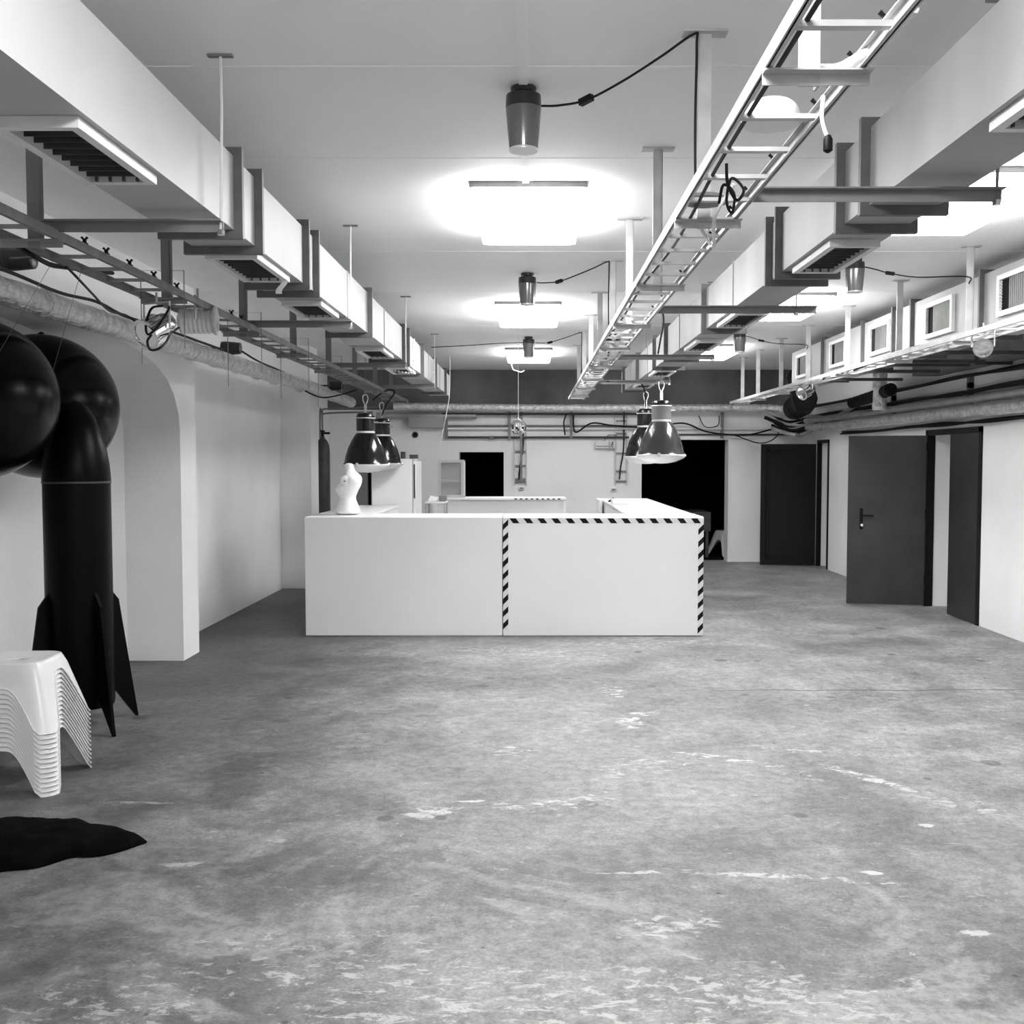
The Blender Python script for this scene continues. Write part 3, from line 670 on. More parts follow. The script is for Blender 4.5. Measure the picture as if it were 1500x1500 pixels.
# cables
cord('cable', [(.65, 16.4, 2.38), (.66, 16.4, 2.15), (.72, 16.38, 2.1), (.95, 16.4, 2.24), (1.3, 16.4, 2.2), (1.9, 16.4, 2.17), (2.4, 16.4, 2.24), (2.8, 16.4, 2.1), (3.4, 16.4, 2.05), (3.85, 16.4, 2.15)], .014, 'cable', 'black cable sagging across the back wall behind the right pendant lamps')
cord('cable', [(.55, 16.4, 2.4), (.50, 16.38, 2.25), (.52, 16.38, 2.05)], .012, 'cable', 'short black cable end hanging from the back wall pipe')
cord('cable', [(2.65, 16.4, 2.36), (2.75, 16.35, 2.18), (2.95, 16.35, 2.2), (2.98, 16.4, 2.36)], .008, 'cable', 'thin cable loop under the back wall foil pipe')
cord('cable', [(3.2, 16.3, 2.05), (3.6, 16.3, 1.92), (3.85, 16.3, 2.0), (3.95, 16.3, 2.2)], .010, 'cable', 'black cable hanging in a loop above the black panelled door')
cb = thing('cable_bundle', (4.0, 15.9, 2.1), 'tangle of thick cables in the far right corner above the black door', 'cable')
for k in range(7):
    z = 2.4 - .04 * k
    pts = [(3.75 + random.uniform(-.1, .1), 16.2, z), (3.98, 16.05 - .05 * k, z - .12 + random.uniform(-.05, .05)), (4.2, 15.6, z - .08), (4.36, 14.6 - .2 * k, 2.2 + .04 * k)]
    MB().tube(spline(pts, 6), .022 if k % 2 else .03, 7).build('cable', 'cable' if k % 3 else 'pipe', cb, True)
# flexible ducts in the corner under the grilled duct
for k, (pts, r) in enumerate((([(3.38, 12.95, 2.68), (3.5, 13.4, 2.56), (3.75, 14.2, 2.46), (3.9, 15.3, 2.42)], .17), ([(3.9, 11.2, 2.42), (4.1, 12.3, 2.42), (4.2, 13.5, 2.4)], .07))):
    p, rr = foil_line(spline(pts, 4), r, .05)
    tag(MB().tube(p, rr, 14).build('flexible_duct', 'dark_insul'), ('wide', 'narrow')[k] + ' dark flexible duct in the far right corner below the grilled duct', 'air duct')
# left cables
cord('cable', [at(97, 390, 4.25), at(118, 412, 4.6), at(135, 430, 5.0), at(160, 455, 5.5), at(185, 462, 5.9), at(208, 478, 6.0)], .006, 'cable', 'thin black cable slanting from the left ladder to the foil pipe')
cord('cable', [(-2.70, 4.8, 2.60), (-2.70, 5.3, 2.62), (-2.70, 5.9, 2.605), (-2.70, 6.4, 2.63), (-2.69, 6.8, 2.60), (-2.70, 7.5, 2.61), (-2.70, 9, 2.61)], .010, 'cable', 'black cable lying along the top of the left foil pipe')
cord('cable', [at(355, 515, 9.7), at(380, 530, 10.2), at(420, 548, 11.4), at(440, 568, 12.2), at(470, 582, 12.4), at(500, 578, 12.6), at(522, 571, 12.8)], .009, 'cable', 'black cable sagging from the left foil pipe beside the far pier')
cord('cable', [at(15, 378, 5.5), at(30, 378, 5.0), at(57, 376, 4.3)], .006, 'cable', 'short black lead of the sideways pot lamp at the left edge')
cord('cable', [at(8, 350, 3.9), at(50, 375, 3.9), at(75, 388, 4.1), at(100, 392, 4.4), at(140, 398, 5.0), at(165, 400, 5.3)], .010, 'cable', 'black cable lying in the left cable ladder')
cord('string', [at(659, 522.5, 14.3), at(659, 545, 14.3), at(658, 580, 14.3), at(654, 605, 14.3), at(645, 650, 14.3)], .006, 'white_cable', 'white cord hanging from the far end of the left duct', None, 'cord')
cord('cable', [at(746, 521, 13.6), at(751, 540, 13.6), at(756, 543, 13.6), at(763, 545, 13.6), at(768, 543, 13.6)], .006, 'white_cable', 'white wire dangling from the smallest middle ceiling light')
# cables on the middle ladder
cord('cable', [at(1340, 12, 2.05), at(1315, 35, 2.1), at(1280, 68, 2.15), at(1245, 92, 2.2), at(1225, 101, 2.22), at(1200, 101, 2.25), at(1180, 100, 2.28)], .011, 'white_cable', 'thick white cable curving off the middle ladder near the top edge')
cord('cable', [(.53, 1.5, 2.50), (.525, 2.2, 2.49), (.53, 3.0, 2.49), (.54, 3.5, 2.48), (.56, 4.2, 2.5), (.53, 5.0, 2.49), (.54, 6.2, 2.5), (.52, 7.6, 2.5)], .006, 'cable', 'black cable lying along the middle cable ladder')
cord('cable', [(.55, 2.95, 2.49), (.56, 2.98, 2.44), (.59, 3.0, 2.40), (.61, 3.0, 2.43), (.58, 3.03, 2.47), (.57, 3.05, 2.41), (.59, 3.07, 2.38), (.60, 3.09, 2.44), (.57, 3.1, 2.47), (.56, 3.12, 2.42)], .0045, 'cable', 'tangled black cable end hanging in the middle ladder')
cord('cable', [(.62, 3.2, 2.5), (.58, 3.3, 2.42), (.60, 3.45, 2.36), (.56, 3.6, 2.5)], .006, 'white_cable', 'pale cable loop in the middle ladder beside the tangled one')
for k, (y0, y1, x) in enumerate(((6.2, 7.4, .6), (6.6, 8.2, .56), (7.4, 9.2, .62), (8.0, 10.0, .58), (8.6, 11.0, .54), (9.4, 12.4, .6))):
    pts = [(x + random.uniform(-.06, .06), y0 + (y1 - y0) * j / 5, 2.50 + random.uniform(-.015, .04)) for j in range(6)]
    cord('tray_cable', pts, .009, 'cable' if k % 2 else 'white_cable', ('black' if k % 2 else 'white') + ' loose cable in the far half of the middle ladder, ' + ('first', 'second', 'third', 'fourth', 'fifth', 'sixth')[k] + ' from the viewer', 'loose ladder cables')
for k, (y0, y1) in enumerate(((6.5, 9.0), (7.5, 10.5), (8.5, 12), (9.5, 14))):
    pts = [(2.93 + random.uniform(-.04, .08), y0 + (y1 - y0) * j / 7, 2.48 + random.uniform(-.015, .03)) for j in range(8)]
    cord('tray_cable', pts, .011, 'cable' if k % 2 else 'white_cable', ('black' if k % 2 else 'white') + ' loose cable in the right-hand ladder, ' + ('first', 'second', 'third', 'fourth')[k] + ' from the viewer', 'loose right ladder cables')
# dangling plug
t = thing('hanging_plug', at(1205, 150, 2.40), 'taped wire with a black plug hanging off the middle ladder', 'cable')
MB().tube(spline([at(1206, 140, 2.40), at(1204, 170, 2.40), at(1208, 190, 2.40), at(1213, 202, 2.40)], 5), .005, 6).build('wire', 'white_cable', t, True)
a = at(1213, 198, 2.40); MB().lathe([(.006, 0), (.011, -.01), (.011, -.035), (.004, -.04)], a, 10).build('plug', 'cable', t, True)
# white bag-like pad lying in the middle ladder
m = MB(); pr = []
for i in range(9):
    a = math.pi / 2 * i / 8; pr.append((.075 * math.sin(a) ** .7 if i else 0, .055 * math.cos(a)))
m.lathe(pr + [(.07, -.008), (0, -.008)], (.60, 2.62, 2.50), 20, 'z', False)
tag(m.build('white_cover', 'plastic', None, True), 'white plastic dome lying in the middle ladder', 'cover')
m = MB().lathe([(0, .03), (.05, .02), (.085, 0), (.05, -.01), (0, -.012)], (.57, 3.42, 2.50), 16, 'z', False)
tag(m.build('grey_cover', 'steel', None, True), 'grey flattened cover lying in the middle ladder farther along', 'cover')
# cable drop beside the right duct
cord('cable', [at(968, 445, 5.8), at(972, 470, 6.2), at(967, 500, 6.6), at(964, 518, 6.8)], .006, 'cable', 'thin black cable hanging beside the right duct')

# ================================================================== spotlights
def par(label, c, d, r=.062, L=.17, m1='chrome', ribs=False):
    """parcan: barrel along direction d, lens at the far end"""
    c = Vector(c); d = Vector(d).normalized()
    t = thing('spotlight', c, label, 'spotlight', 'parcan spotlights')
    up = Vector((0, 0, 1)) if abs(d.z) < .9 else Vector((0, 1, 0)); s = d.cross(up).normalized(); u = s.cross(d)
    R = Matrix((s, u, d)).transposed()
    def put(b): b.v = [c + R @ p for p in b.v]; return b
    if ribs: prof = [(.03, -L * .55), (r * .7, -L * .5)] + [(r * (1.0 if i % 2 else .9), -L * .48 + L * .96 * i / 16) for i in range(17)]
    else: prof = [(.02, -L * .62), (r * .55, -L * .55), (r * .75, -L * .35), (r * .8, -L * .1), (r, -L * .05), (r, L * .5)]
    put(MB().lathe(prof, (0, 0, 0), 24, 'z', False)).build('barrel', m1, t, True)
    put(MB().lathe([(r * 1.06, L * .44), (r * 1.1, L * .46), (r * 1.1, L * .52), (r * .9, L * .52), (r * .88, L * .46)], (0, 0, 0), 24, 'z', False)).build('front_ring', m1, t, True)
    put(MB().lathe([(0, L * .44), (r * .9, L * .47)], (0, 0, 0), 24, 'z', False)).build('lens', 'mirror', t, True)
    yk = MB(); h = r + .05
    yk.tube([c + s * (r + .012), c + s * (r + .012) + Vector((0, 0, h)), c - s * (r + .012) + Vector((0, 0, h)), c - s * (r + .012)], .006, 6)
    yk.tube([c + Vector((0, 0, h)), c + Vector((0, 0, h + .05))], .006, 6)
    yk.build('yoke', 'tray', t)
    return t
par('chrome spotlight with looping black cables under the left ladder', at(230, 481, 5.0), (-.35, -.7, -.45), .072, .17)
par('pale ribbed spotlight under the left ladder beside the chrome one', at(290, 470, 5.5), (1, .15, .02), .07, .19, 'ribbed', True)
par('white and chrome spotlight under the right-hand ladder, nearest', at(1440, 508, 6.75), (-.35, -.8, -.2), .056, .14, 'chrome')
par('chrome spotlight under the right-hand ladder, farther away', at(1182, 572, 11.0), (-.8, -.45, -.4), .07, .17, 'chrome')
cord('cable', [at(238, 448, 5.0), at(222, 452, 4.95), at(214, 475, 4.9), at(217, 490, 4.88), at(232, 477, 4.85), at(246, 455, 4.9), at(248, 447, 5.0)], .006, 'cable', 'black cable looping over the chrome spotlight')
cord('cable', [at(222, 490, 4.85), at(216, 500, 4.85), at(220, 512, 4.85), at(232, 511, 4.85), at(243, 502, 4.9), at(250, 488, 5.0), at(262, 480, 5.2)], .006, 'cable', 'black cable loop hanging below the chrome spotlight')

# ================================================================== mirror ball
t = thing('mirror_ball', (-.165, 12.0, 1.94), 'small mirror ball hanging on a string before the back wall', 'mirror ball')
c = Vector((-.165, 12.0, 2.035)); R = .093
MB().lathe([(R * .97 * math.sin(math.pi * i / 16), -R * .97 * math.cos(math.pi * i / 16)) for i in range(17)], c, 24, 'z', False).build('ball', 'cyl', t, True)
m = MB(); rows = 12
for i in range(rows):
    p0 = math.pi * (i + .06) / rows; p1 = math.pi * (i + .94) / rows; n = max(4, int(2 * rows * math.sin((p0 + p1) / 2)))
    for j in range(n):
        a0 = 2 * math.pi * (j + .05) / n; a1 = 2 * math.pi * (j + .95) / n
        q = [Vector((math.sin(p) * math.cos(a), math.sin(p) * math.sin(a), -math.cos(p))) * R for p, a in ((p0, a0), (p0, a1), (p1, a1), (p1, a0))]
        m.add([c + v for v in q], [(0, 1, 2, 3)])
mo = m.build('mirror_tiles', 'mirror', t); mo['kind'] = 'stuff'
MB().lathe([(.012, 0), (.012, .02), (.004, .026)], c + Vector((0, 0, R)), 10).build('cap', 'chrome', t)
MB().tube([c + Vector((0, 0, R + .02)), (c.x, c.y, CEIL - .002)], .003, 5).build('string', 'white_cable', t)

# ================================================================== industrial pendant lamps
def pendant(label, x, y, zr, s=1.0, m1='enamel', m2='cap', band='ribbed', hook=True, capband=False):
    t = thing('pendant_lamp', (x, y, zr - .08), label, 'pendant lamp', 'industrial pendant lamps')
    c = (x, y, zr)
    k = s
    MB().lathe([(.228 * k, -.012), (.232 * k, 0), (.218 * k, .02), (.205 * k, .085 * k), (.178 * k, .17 * k), (.14 * k, .25 * k), (.105 * k, .305 * k), (.09 * k, .318 * k), (.085 * k, .318 * k)], c, 40, 'z', False).build('shade', m1, t, True)
    MB().lathe([(.086 * k, .314 * k), (.092 * k, .318 * k), (.092 * k, .335 * k), (.086 * k, .338 * k)], c, 28, 'z', False).build('collar', band, t, True)
    MB().lathe([(.088 * k, .336 * k), (.094 * k, .35 * k), (.094 * k, .455 * k), (.098 * k, .46 * k), (.098 * k, .468 * k), (.09 * k, .472 * k)], c, 28, 'z', False).build('gear_housing', m2, t, True)
    tp = MB().lathe([(.094 * k, .47 * k), (.094 * k, .49 * k), (.08 * k, .515 * k), (.03 * k, .525 * k), (0, .525 * k)], c, 28, 'z', False).build('cap', 'cap', t, True)
    MB().lathe([(.098 * k, .464 * k), (.101 * k, .468 * k), (.098 * k, .473 * k)], c, 28, 'z', False).build('cap_band', 'ribbed', t, True)
    # pale domed glass below the rim
    MB().lathe([(.236 * k, .004), (.24 * k, -.006), (.236 * k, -.016), (.20 * k, -.04), (.14 * k, -.066), (.07 * k, -.08), (0, -.084)], c, 40, 'z', False).build('glass_cover', 'glass', t, True)
    MB().lathe([(.2 * k, -.0), (.1 * k, .02), (0, .03)], c, 30, 'z', False).build('reflector', 'ribbed', t, True)
    for a in (0.3, 2.4, 4.5): MB().box(x + .235 * k * math.cos(a) - .012, x + .235 * k * math.cos(a) + .012, y + .235 * k * math.sin(a) - .012, y + .235 * k * math.sin(a) + .012, zr - .02, zr + .018).build('clasp', 'chrome', t)
    MB().box(x + .088 * k, x + .13 * k, y - .03, y - .012, zr + .42 * k, zr + .435 * k).build('side_lug', 'chrome', t)
    z0 = zr + .525 * k
    MB().box(x - .014, x + .014, y - .004, y + .004, z0 - .004, z0 + .075).build('hanger_plate', 'chrome', t)
    MB().tube(spline([(x, y, z0 + .065), (x - .025, y, z0 + .13), (x - .018, y, z0 + .175), (x + .018, y, z0 + .175), (x + .025, y, z0 + .13), (x, y, z0 + .065)], 4), .005, 6).build('carabiner', 'chrome', t, True)
    MB().tube([(x, y, z0 + .18), (x, y, CEIL - .002)], .0025, 5).build('suspension_wire', 'steel', t)
    return t
pendant('black enamel pendant lamp above the mannequin', -1.69, 10.4, 1.605)
pendant('black enamel pendant lamp half hidden behind the one above the mannequin', -1.745, 11.9, 1.61, band='ribbed')
pendant('grey enamel pendant lamp before the wide dark opening, largest of the four', 1.235, 9.85, 1.70, 1.0, 'enamel_grey', 'cap_grey')
pendant('dark enamel pendant lamp half hidden behind the largest grey one', 1.24, 11.25, 1.69, 1.0, 'enamel')
cord('cable', [(-1.745, 11.9, 2.16), (-1.70, 11.9, 2.28), (-1.60, 11.9, 2.42), (-1.62, 11.9, 2.46), (-1.7, 11.9, 2.45), (-1.78, 11.9, 2.40), (-1.85, 11.9, 2.34)], .009, 'cable', 'black lead looping above the left pendant lamps')
cord('cable', [(1.24, 11.25, 2.22), (1.22, 11.22, 2.42), (1.12, 11.15, 2.50), (.8, 11.1, 2.50)], .008, 'cable', 'black lead from the right-hand pendant lamps to the bracket arm')

# ================================================================== bar counter
ZC = 1.122
def unit(label, x0, x1, y0, y1):
    t = thing('counter_unit', ((x0 + x1) / 2, (y0 + y1) / 2, 0), label, 'counter', 'white bar counter units')
    MB().cbox(x0, x1, y0, y0 + .022, .006, ZC - .004, .003).build('front_panel', 'white', t)
    MB().box(x0 + .002, x0 + .022, y0 + .022, y1 - .03, .004, ZC - .03).build('side_panel', 'white', t)
    MB().box(x1 - .022, x1 - .002, y0 + .022, y1 - .03, .004, ZC - .03).build('side_panel', 'white', t)
    MB().box(x0 + .022, x1 - .022, y0 + .03, y1 - .06, .5, .52).build('shelf', 'white', t)
    MB().cbox(x0, x1, y0 + .0225, y1, ZC - .028, ZC, .004).build('worktop', 'white', t)
    return t
u1 = unit('plain left half of the white bar counter front', -2.125, -.282, 9.53, 10.14)
u2 = unit('right half of the white bar counter front edged with hazard tape', -.276, 1.597, 9.53, 10.14)
def stripes(x0, x1, z0, z1, horizontal, n, parent):
    y = 9.5275
    tp = MB().box(x0, x1, y, y + .002, z0, z1).build('hazard_tape', 'tape_w', parent)
    m = MB()
    for i in range(n):
        if horizontal:
            p = (x1 - x0) / n; a = x0 + p * i + .01; ww = p * .46; sk = .035
            q = [(a, z1), (a + ww, z1), (min(a + ww + sk, x1), z0), (min(a + sk, x1), z0)]
        else:
            p = (z1 - z0) / n; a = z0 + p * i + .005; hh = p * .46; sk = .05
            q = [(x0, a), (x1, min(a + sk, z1)), (x1, min(a + hh + sk, z1)), (x0, a + hh)]
        m.add([(u, y - .0006, v) for u, v in q] + [(u, y + .001, v) for u, v in q], [(0, 1, 2, 3), (7, 6, 5, 4), (0, 4, 5, 1), (1, 5, 6, 2), (2, 6, 7, 3), (3, 7, 4, 0)])
    m.build('black_stripes', 'tape_b', tp)
stripes(-.225, 1.597, 1.062, 1.108, True, 14, u2)
stripes(-.276, -.226, .06, 1.108, False, 9, u2)
stripes(1.547, 1.597, .02, 1.062, False, 9, u2)
# side wings and the back bar
def wing(label, x0, x1, y0, y1, top=ZC):
    t = thing('counter_unit', ((x0 + x1) / 2, (y0 + y1) / 2, 0), label, 'counter', 'white bar counter units')
    MB().box(x0 + .01, x0 + .03, y0 + .01, y1 - .01, .004, top - .03).build('side_panel', 'white', t)
    MB().box(x1 - .03, x1 - .01, y0 + .01, y1 - .01, .004, top - .03).build('side_panel', 'white', t)
    MB().box(x0 + .03, x1 - .03, y1 - .03, y1 - .01, .004, top - .03).build('end_panel', 'white', t)
    MB().cbox(x0, x1, y0, y1, top - .028, top, .004).build('worktop', 'white', t)
    return t
wing('white left wing of the bar counter carrying the mannequin', -2.125, -1.56, 10.15, 12.0)
wing('white right wing of the bar counter running towards the dark opening', .93, 1.585, 10.15, 14.15)
t = thing('counter_unit', (-.45, 14.4, 0), 'white back bar unit standing behind the front counter', 'counter', 'white bar counter units')
MB().box(-1.36, .455, 14.18, 14.2, .004, ZC - .03).build('front_panel', 'white', t)
MB().box(-1.37, -1.33, 14.15, 14.75, .004, ZC - .028).build('side_panel', 'white', t); MB().box(.425, .465, 14.15, 14.75, .004, ZC - .028).build('side_panel', 'white', t)
MB().cbox(-1.37, .465, 14.14, 14.75, ZC - .026, ZC + .006, .004).build('worktop', 'white', t)
m = MB()
for i in range(9): m.box(-.25 + i * .075, -.215 + i * .075, 14.137, 14.1395, ZC - .016, ZC + .0)
m.build('tape_stripes', 'tape_b', t)
# end post of the right wing and a torn carton
t = thing('partition_board', (.92, 13.6, 0), 'white upright panel beside the right counter wing', 'panel')
MB().cbox(.875, .915, 13.4, 14.1, 0, ZC + .006, .004).build('board', 'white', t)
m = MB().add([at(888, 733, 13.0), at(903, 733, 13.0), at(900, 729, 13.2), at(889, 731, 13.2)], [(0, 1, 2, 3)])
m = MB(); m.prism([(.96, ZC + .001), (1.12, ZC + .001), (1.03, ZC + .05)], 12.9, 13.1, 'y')
tag(m.build('folded_card', 'tape_b'), 'small folded black card on the right counter wing', 'card')
m = MB(); m.cbox(.955, 1.14, 12.2, 12.5, ZC + .001, ZC + .06, .004)
tag(m.build('carton', 'paper'), 'flat white carton on the right counter wing', 'box')
# fridge
t = thing('refrigerator', (-1.64, 12.4, 0), 'white refrigerator behind the left counter wing', 'refrigerator')
MB().cbox(-1.905, -1.42, 12.1, 12.7, .03, 1.665, .012).build('body', 'white', t)
MB().cbox(-1.415, -1.375, 12.1, 12.7, .03, 1.64, .008).build('door', 'white', t)
MB().box(-1.404, -1.386, 12.092, 12.10, 1.2, 1.6).build('door_gasket', 'cyl', t)
MB().box(-1.43, -1.37, 12.14, 12.5, .0, .03).build('foot', 'cyl', t); MB().box(-1.88, -1.8, 12.14, 12.5, .0, .03).build('foot', 'cyl', t)
m = MB().cbox(-1.46, -1.37, 12.16, 12.3, 1.667, 1.715, .004)
tag(m.build('small_box', 'cyl'), 'small dark box on top of the white refrigerator', 'box')
m = MB().cbox(-1.57, -1.52, 12.2, 12.3, 1.667, 1.75, .004)
tag(m.build('small_can', 'cyl'), 'small upright dark carton on the white refrigerator', 'box')
# display cabinet with glass front
t = thing('glass_cabinet', (-1.12, 14.45, ZC + .006), 'pale grey glass fronted cabinet standing on the back bar', 'cabinet')
x0, x1, z0, z1, y0, y1 = -1.305, -.95, ZC + .007, 1.655, 14.18, 14.5
m = MB(); m.box(x0, x1, y1 - .015, y1, z0, z1); m.box(x0, x0 + .015, y0 + .02, y1, z0, z1); m.box(x1 - .015, x1, y0 + .02, y1, z0, z1); m.box(x0, x1, y0 + .02, y1, z0, z0 + .015); m.box(x0, x1, y0 + .02, y1, z1 - .015, z1)
m.build('carcass', 'cab_in', t)
m = MB(); f = .04; m.box(x0, x1, y0, y0 + .02, z0, z0 + f); m.box(x0, x1, y0, y0 + .02, z1 - f, z1); m.box(x0, x0 + f, y0, y0 + .02, z0 + f, z1 - f); m.box(x1 - f, x1, y0, y0 + .02, z0 + f, z1 - f)
dr = m.build('door', 'cab', t)
MB().box(x0 + f, x1 - f, y0 + .008, y0 + .012, z0 + f, z1 - f).build('pane', 'pane', dr)
MB().box(x0 + .015, x1 - .015, y0 + .03, y1 - .015, z0 + .225, z0 + .245).build('shelf', 'cab', t)
# papers on the bar
for i, (x, y, r) in enumerate(((-1.5, 13.2, .2), (-1.42, 13.25, -.3))): pass
t = thing('side_shelf', (-1.25, 13.1, 0), 'low white trolley beside the refrigerator holding papers', 'trolley')
MB().cbox(-1.36, -1.09, 12.9, 13.3, ZC - .02, ZC + .004, .004).build('top', 'white', t)
for x in (-1.34, -1.11):
    for y in (12.93, 13.27): MB().tube([(x, y, 0), (x, y, ZC - .02)], .012, 8).build('leg', 'tray', t)
m = MB().add([(-1.33, 13.0, ZC + .006), (-1.22, 12.98, ZC + .006), (-1.2, 13.12, ZC + .05), (-1.31, 13.14, ZC + .07), (-1.33, 13.0, ZC + .008), (-1.22, 12.98, ZC + .008), (-1.2, 13.12, ZC + .052), (-1.31, 13.14, ZC + .072)], [(0, 1, 2, 3), (7, 6, 5, 4), (0, 4, 5, 1), (1, 5, 6, 2), (2, 6, 7, 3), (3, 7, 4, 0)])
tag(m.build('paper_sheet', 'paper'), 'curled white paper on the low trolley', 'paper')
m = MB().cbox(-1.19, -1.1, 13.0, 13.2, ZC + .005, ZC + .075, .01); tag(m.build('grey_bag', 'steel'), 'small grey box on the low trolley beside the paper', 'box')

# ================================================================== mannequin torso
def torso(label, c):
    c = Vector(c); m = MB(); n = 28
    # height, front and back of the side view, half width
    R = [(0, 491, 527, .135), (.03, 490, 527.5, .138), (.065, 492.5, 525.5, .132), (.12, 495.5, 522, .110), (.16, 496.8, 520, .098), (.19, 495.5, 521.3, .102), (.215, 492, 523, .112), (.238, 490, 524.5, .120), (.26, 490.5, 526.5, .128), (.295, 495.5, 529, .140), (.34, 501, 530, .150), (.375, 503, 528.5, .138), (.402, 504.5, 524, .092), (.425, 505, 519.5, .054), (.46, 505, 517.5, .044), (.50, 505, 517, .043)]
    R = [(z, ((a + e) / 2 - 509) * .00663, (e - a) / 2 * .00663, w) for z, a, e, w in R]
    for z, sx, a, w in R:
        for j in range(n):
            t = 2 * math.pi * j / n; x = math.cos(t) * a; y = math.sin(t) * w
            m.v.append(c + Vector((sx + x, y, z)))
    k = len(R)
    for i in range(k - 1):
        for j in range(n): m.f.append((i * n + j, i * n + (j + 1) % n, (i + 1) * n + (j + 1) % n, (i + 1) * n + j))
    m.f.append(tuple(reversed(range(n)))); m.f.append(tuple((k - 1) * n + j for j in range(n)))
    t = thing('mannequin_torso', c, label, 'mannequin')
    b = m.build('torso', 'torso', t, True); s = b.modifiers.new('s', 'SUBSURF'); s.levels = 1; s.render_levels = 2
    # arm stumps with a dark socket
    for sy in (-1, 1):
        q = c + Vector((-.005, sy * .128, .325))
        MB().lathe([(.056, -.03 * sy), (.050, .004 * sy), (.038, .014 * sy), (.016, .018 * sy), (0, .018 * sy)], q, 20, 'y', False).build('arm_stump', 'torso', t, True)
        MB().lathe([(.008, .0175 * sy), (.008, .020 * sy), (0, .020 * sy)], q, 12, 'y', False).build('arm_socket', 'steel', t)
    return t
torso('headless white female mannequin torso standing on the counter, facing left', (-1.79, 9.93, ZC + .001))

# ================================================================== gas cylinder
t = thing('gas_cylinder', (-2.965, 14.5, 0), 'tall dark gas cylinder with valve standing behind the far left pier', 'gas cylinder')
c = (-2.965, 14.5, 0)
MB().lathe([(.085, .0), (.1, .02), (.1, 1.78), (.092, 1.86), (.06, 1.93), (.03, 1.96), (.03, 1.985)], c, 24).build('body', 'cyl', t, True)
MB().lathe([(.022, 1.98), (.022, 2.05)], c, 12).build('valve', 'cable', t); MB().tube([(-2.965, 14.5, 2.03), (-2.86, 14.48, 2.03)], .016, 8).build('valve_outlet', 'cable', t)
MB().lathe([(.035, 2.05), (.035, 2.07)], c, 14).build('hand_wheel', 'cable', t)
# notice on the pier
tag(MB().box(-2.9, -2.872, 13.094, 13.0995, 1.66, 1.84).build('notice', 'paper'), 'small paper notice on the far left pier', 'notice')

# ================================================================== rocket
RX, RY = -2.79, 6.27
t = thing('model_rocket', (RX, RY, 0), 'tall black model rocket with fins standing in the arched niche', 'rocket')
MB().lathe([(.15, .14), (.19, .14), (.194, .16), (.194, 1.515)], (RX, RY, 0), 40).build('body', 'black', t, True)
MB().lathe([(.195, 1.518), (.197, 1.53), (.19, 1.62), (.173, 1.72), (.148, 1.82), (.112, 1.91), (.066, 1.98), (.026, 2.008), (0, 2.012)], (RX, RY, 0), 40, 'z', False).build('nose_cone', 'black', t, True)
MB().lathe([(.195, 1.508), (.199, 1.512), (.199, 1.518), (.195, 1.522)], (RX, RY, 0), 40, 'z', False).build('joint_ring', 'cyl', t, True)
me = local_mesh(lambda b: b.prism([(.185, .86), (.255, .77), (.375, .0), (.36, .0), (.188, .24)], -.009, .009, 'y'), 'fin', 'black')
for a in (52, 142, 232, 322): inst('fin', me, (RX, RY, 0), t, math.radians(a))

# ================================================================== black balls
def ball(label, c, r, s1, s2):
    c = Vector(c); t = thing('black_ball', c - Vector((0, 0, r)), label, 'ball', 'hanging black balls')
    n = 32
    MB().lathe([(r * math.sin(math.pi * i / n), -r * math.cos(math.pi * i / n)) for i in range(n + 1)], c, 48, 'z', False).build('ball', 'ball', t, True)
    MB().tube([c + (Vector(s1) - c).normalized() * (r - .005), s1], .0012, 4).build('string', 'steel', t)
    MB().lathe([(.02, 0), (.02, .012), (.006, .02)], c + Vector((0, 0, r - .004)), 10).build('plug', 'cable', t)
ball('large black ball hanging in front, cut by the left frame edge', (-3.12, 5.72, 1.99), .452, (-1.92, 4.15, 2.45), (-1.92, 4.2, 2.45))
ball('large black ball hanging behind the rocket nose', (-3.20, 6.72, 2.0), .468, (-1.92, 4.4, 2.45), (-1.92, 4.5, 2.45))

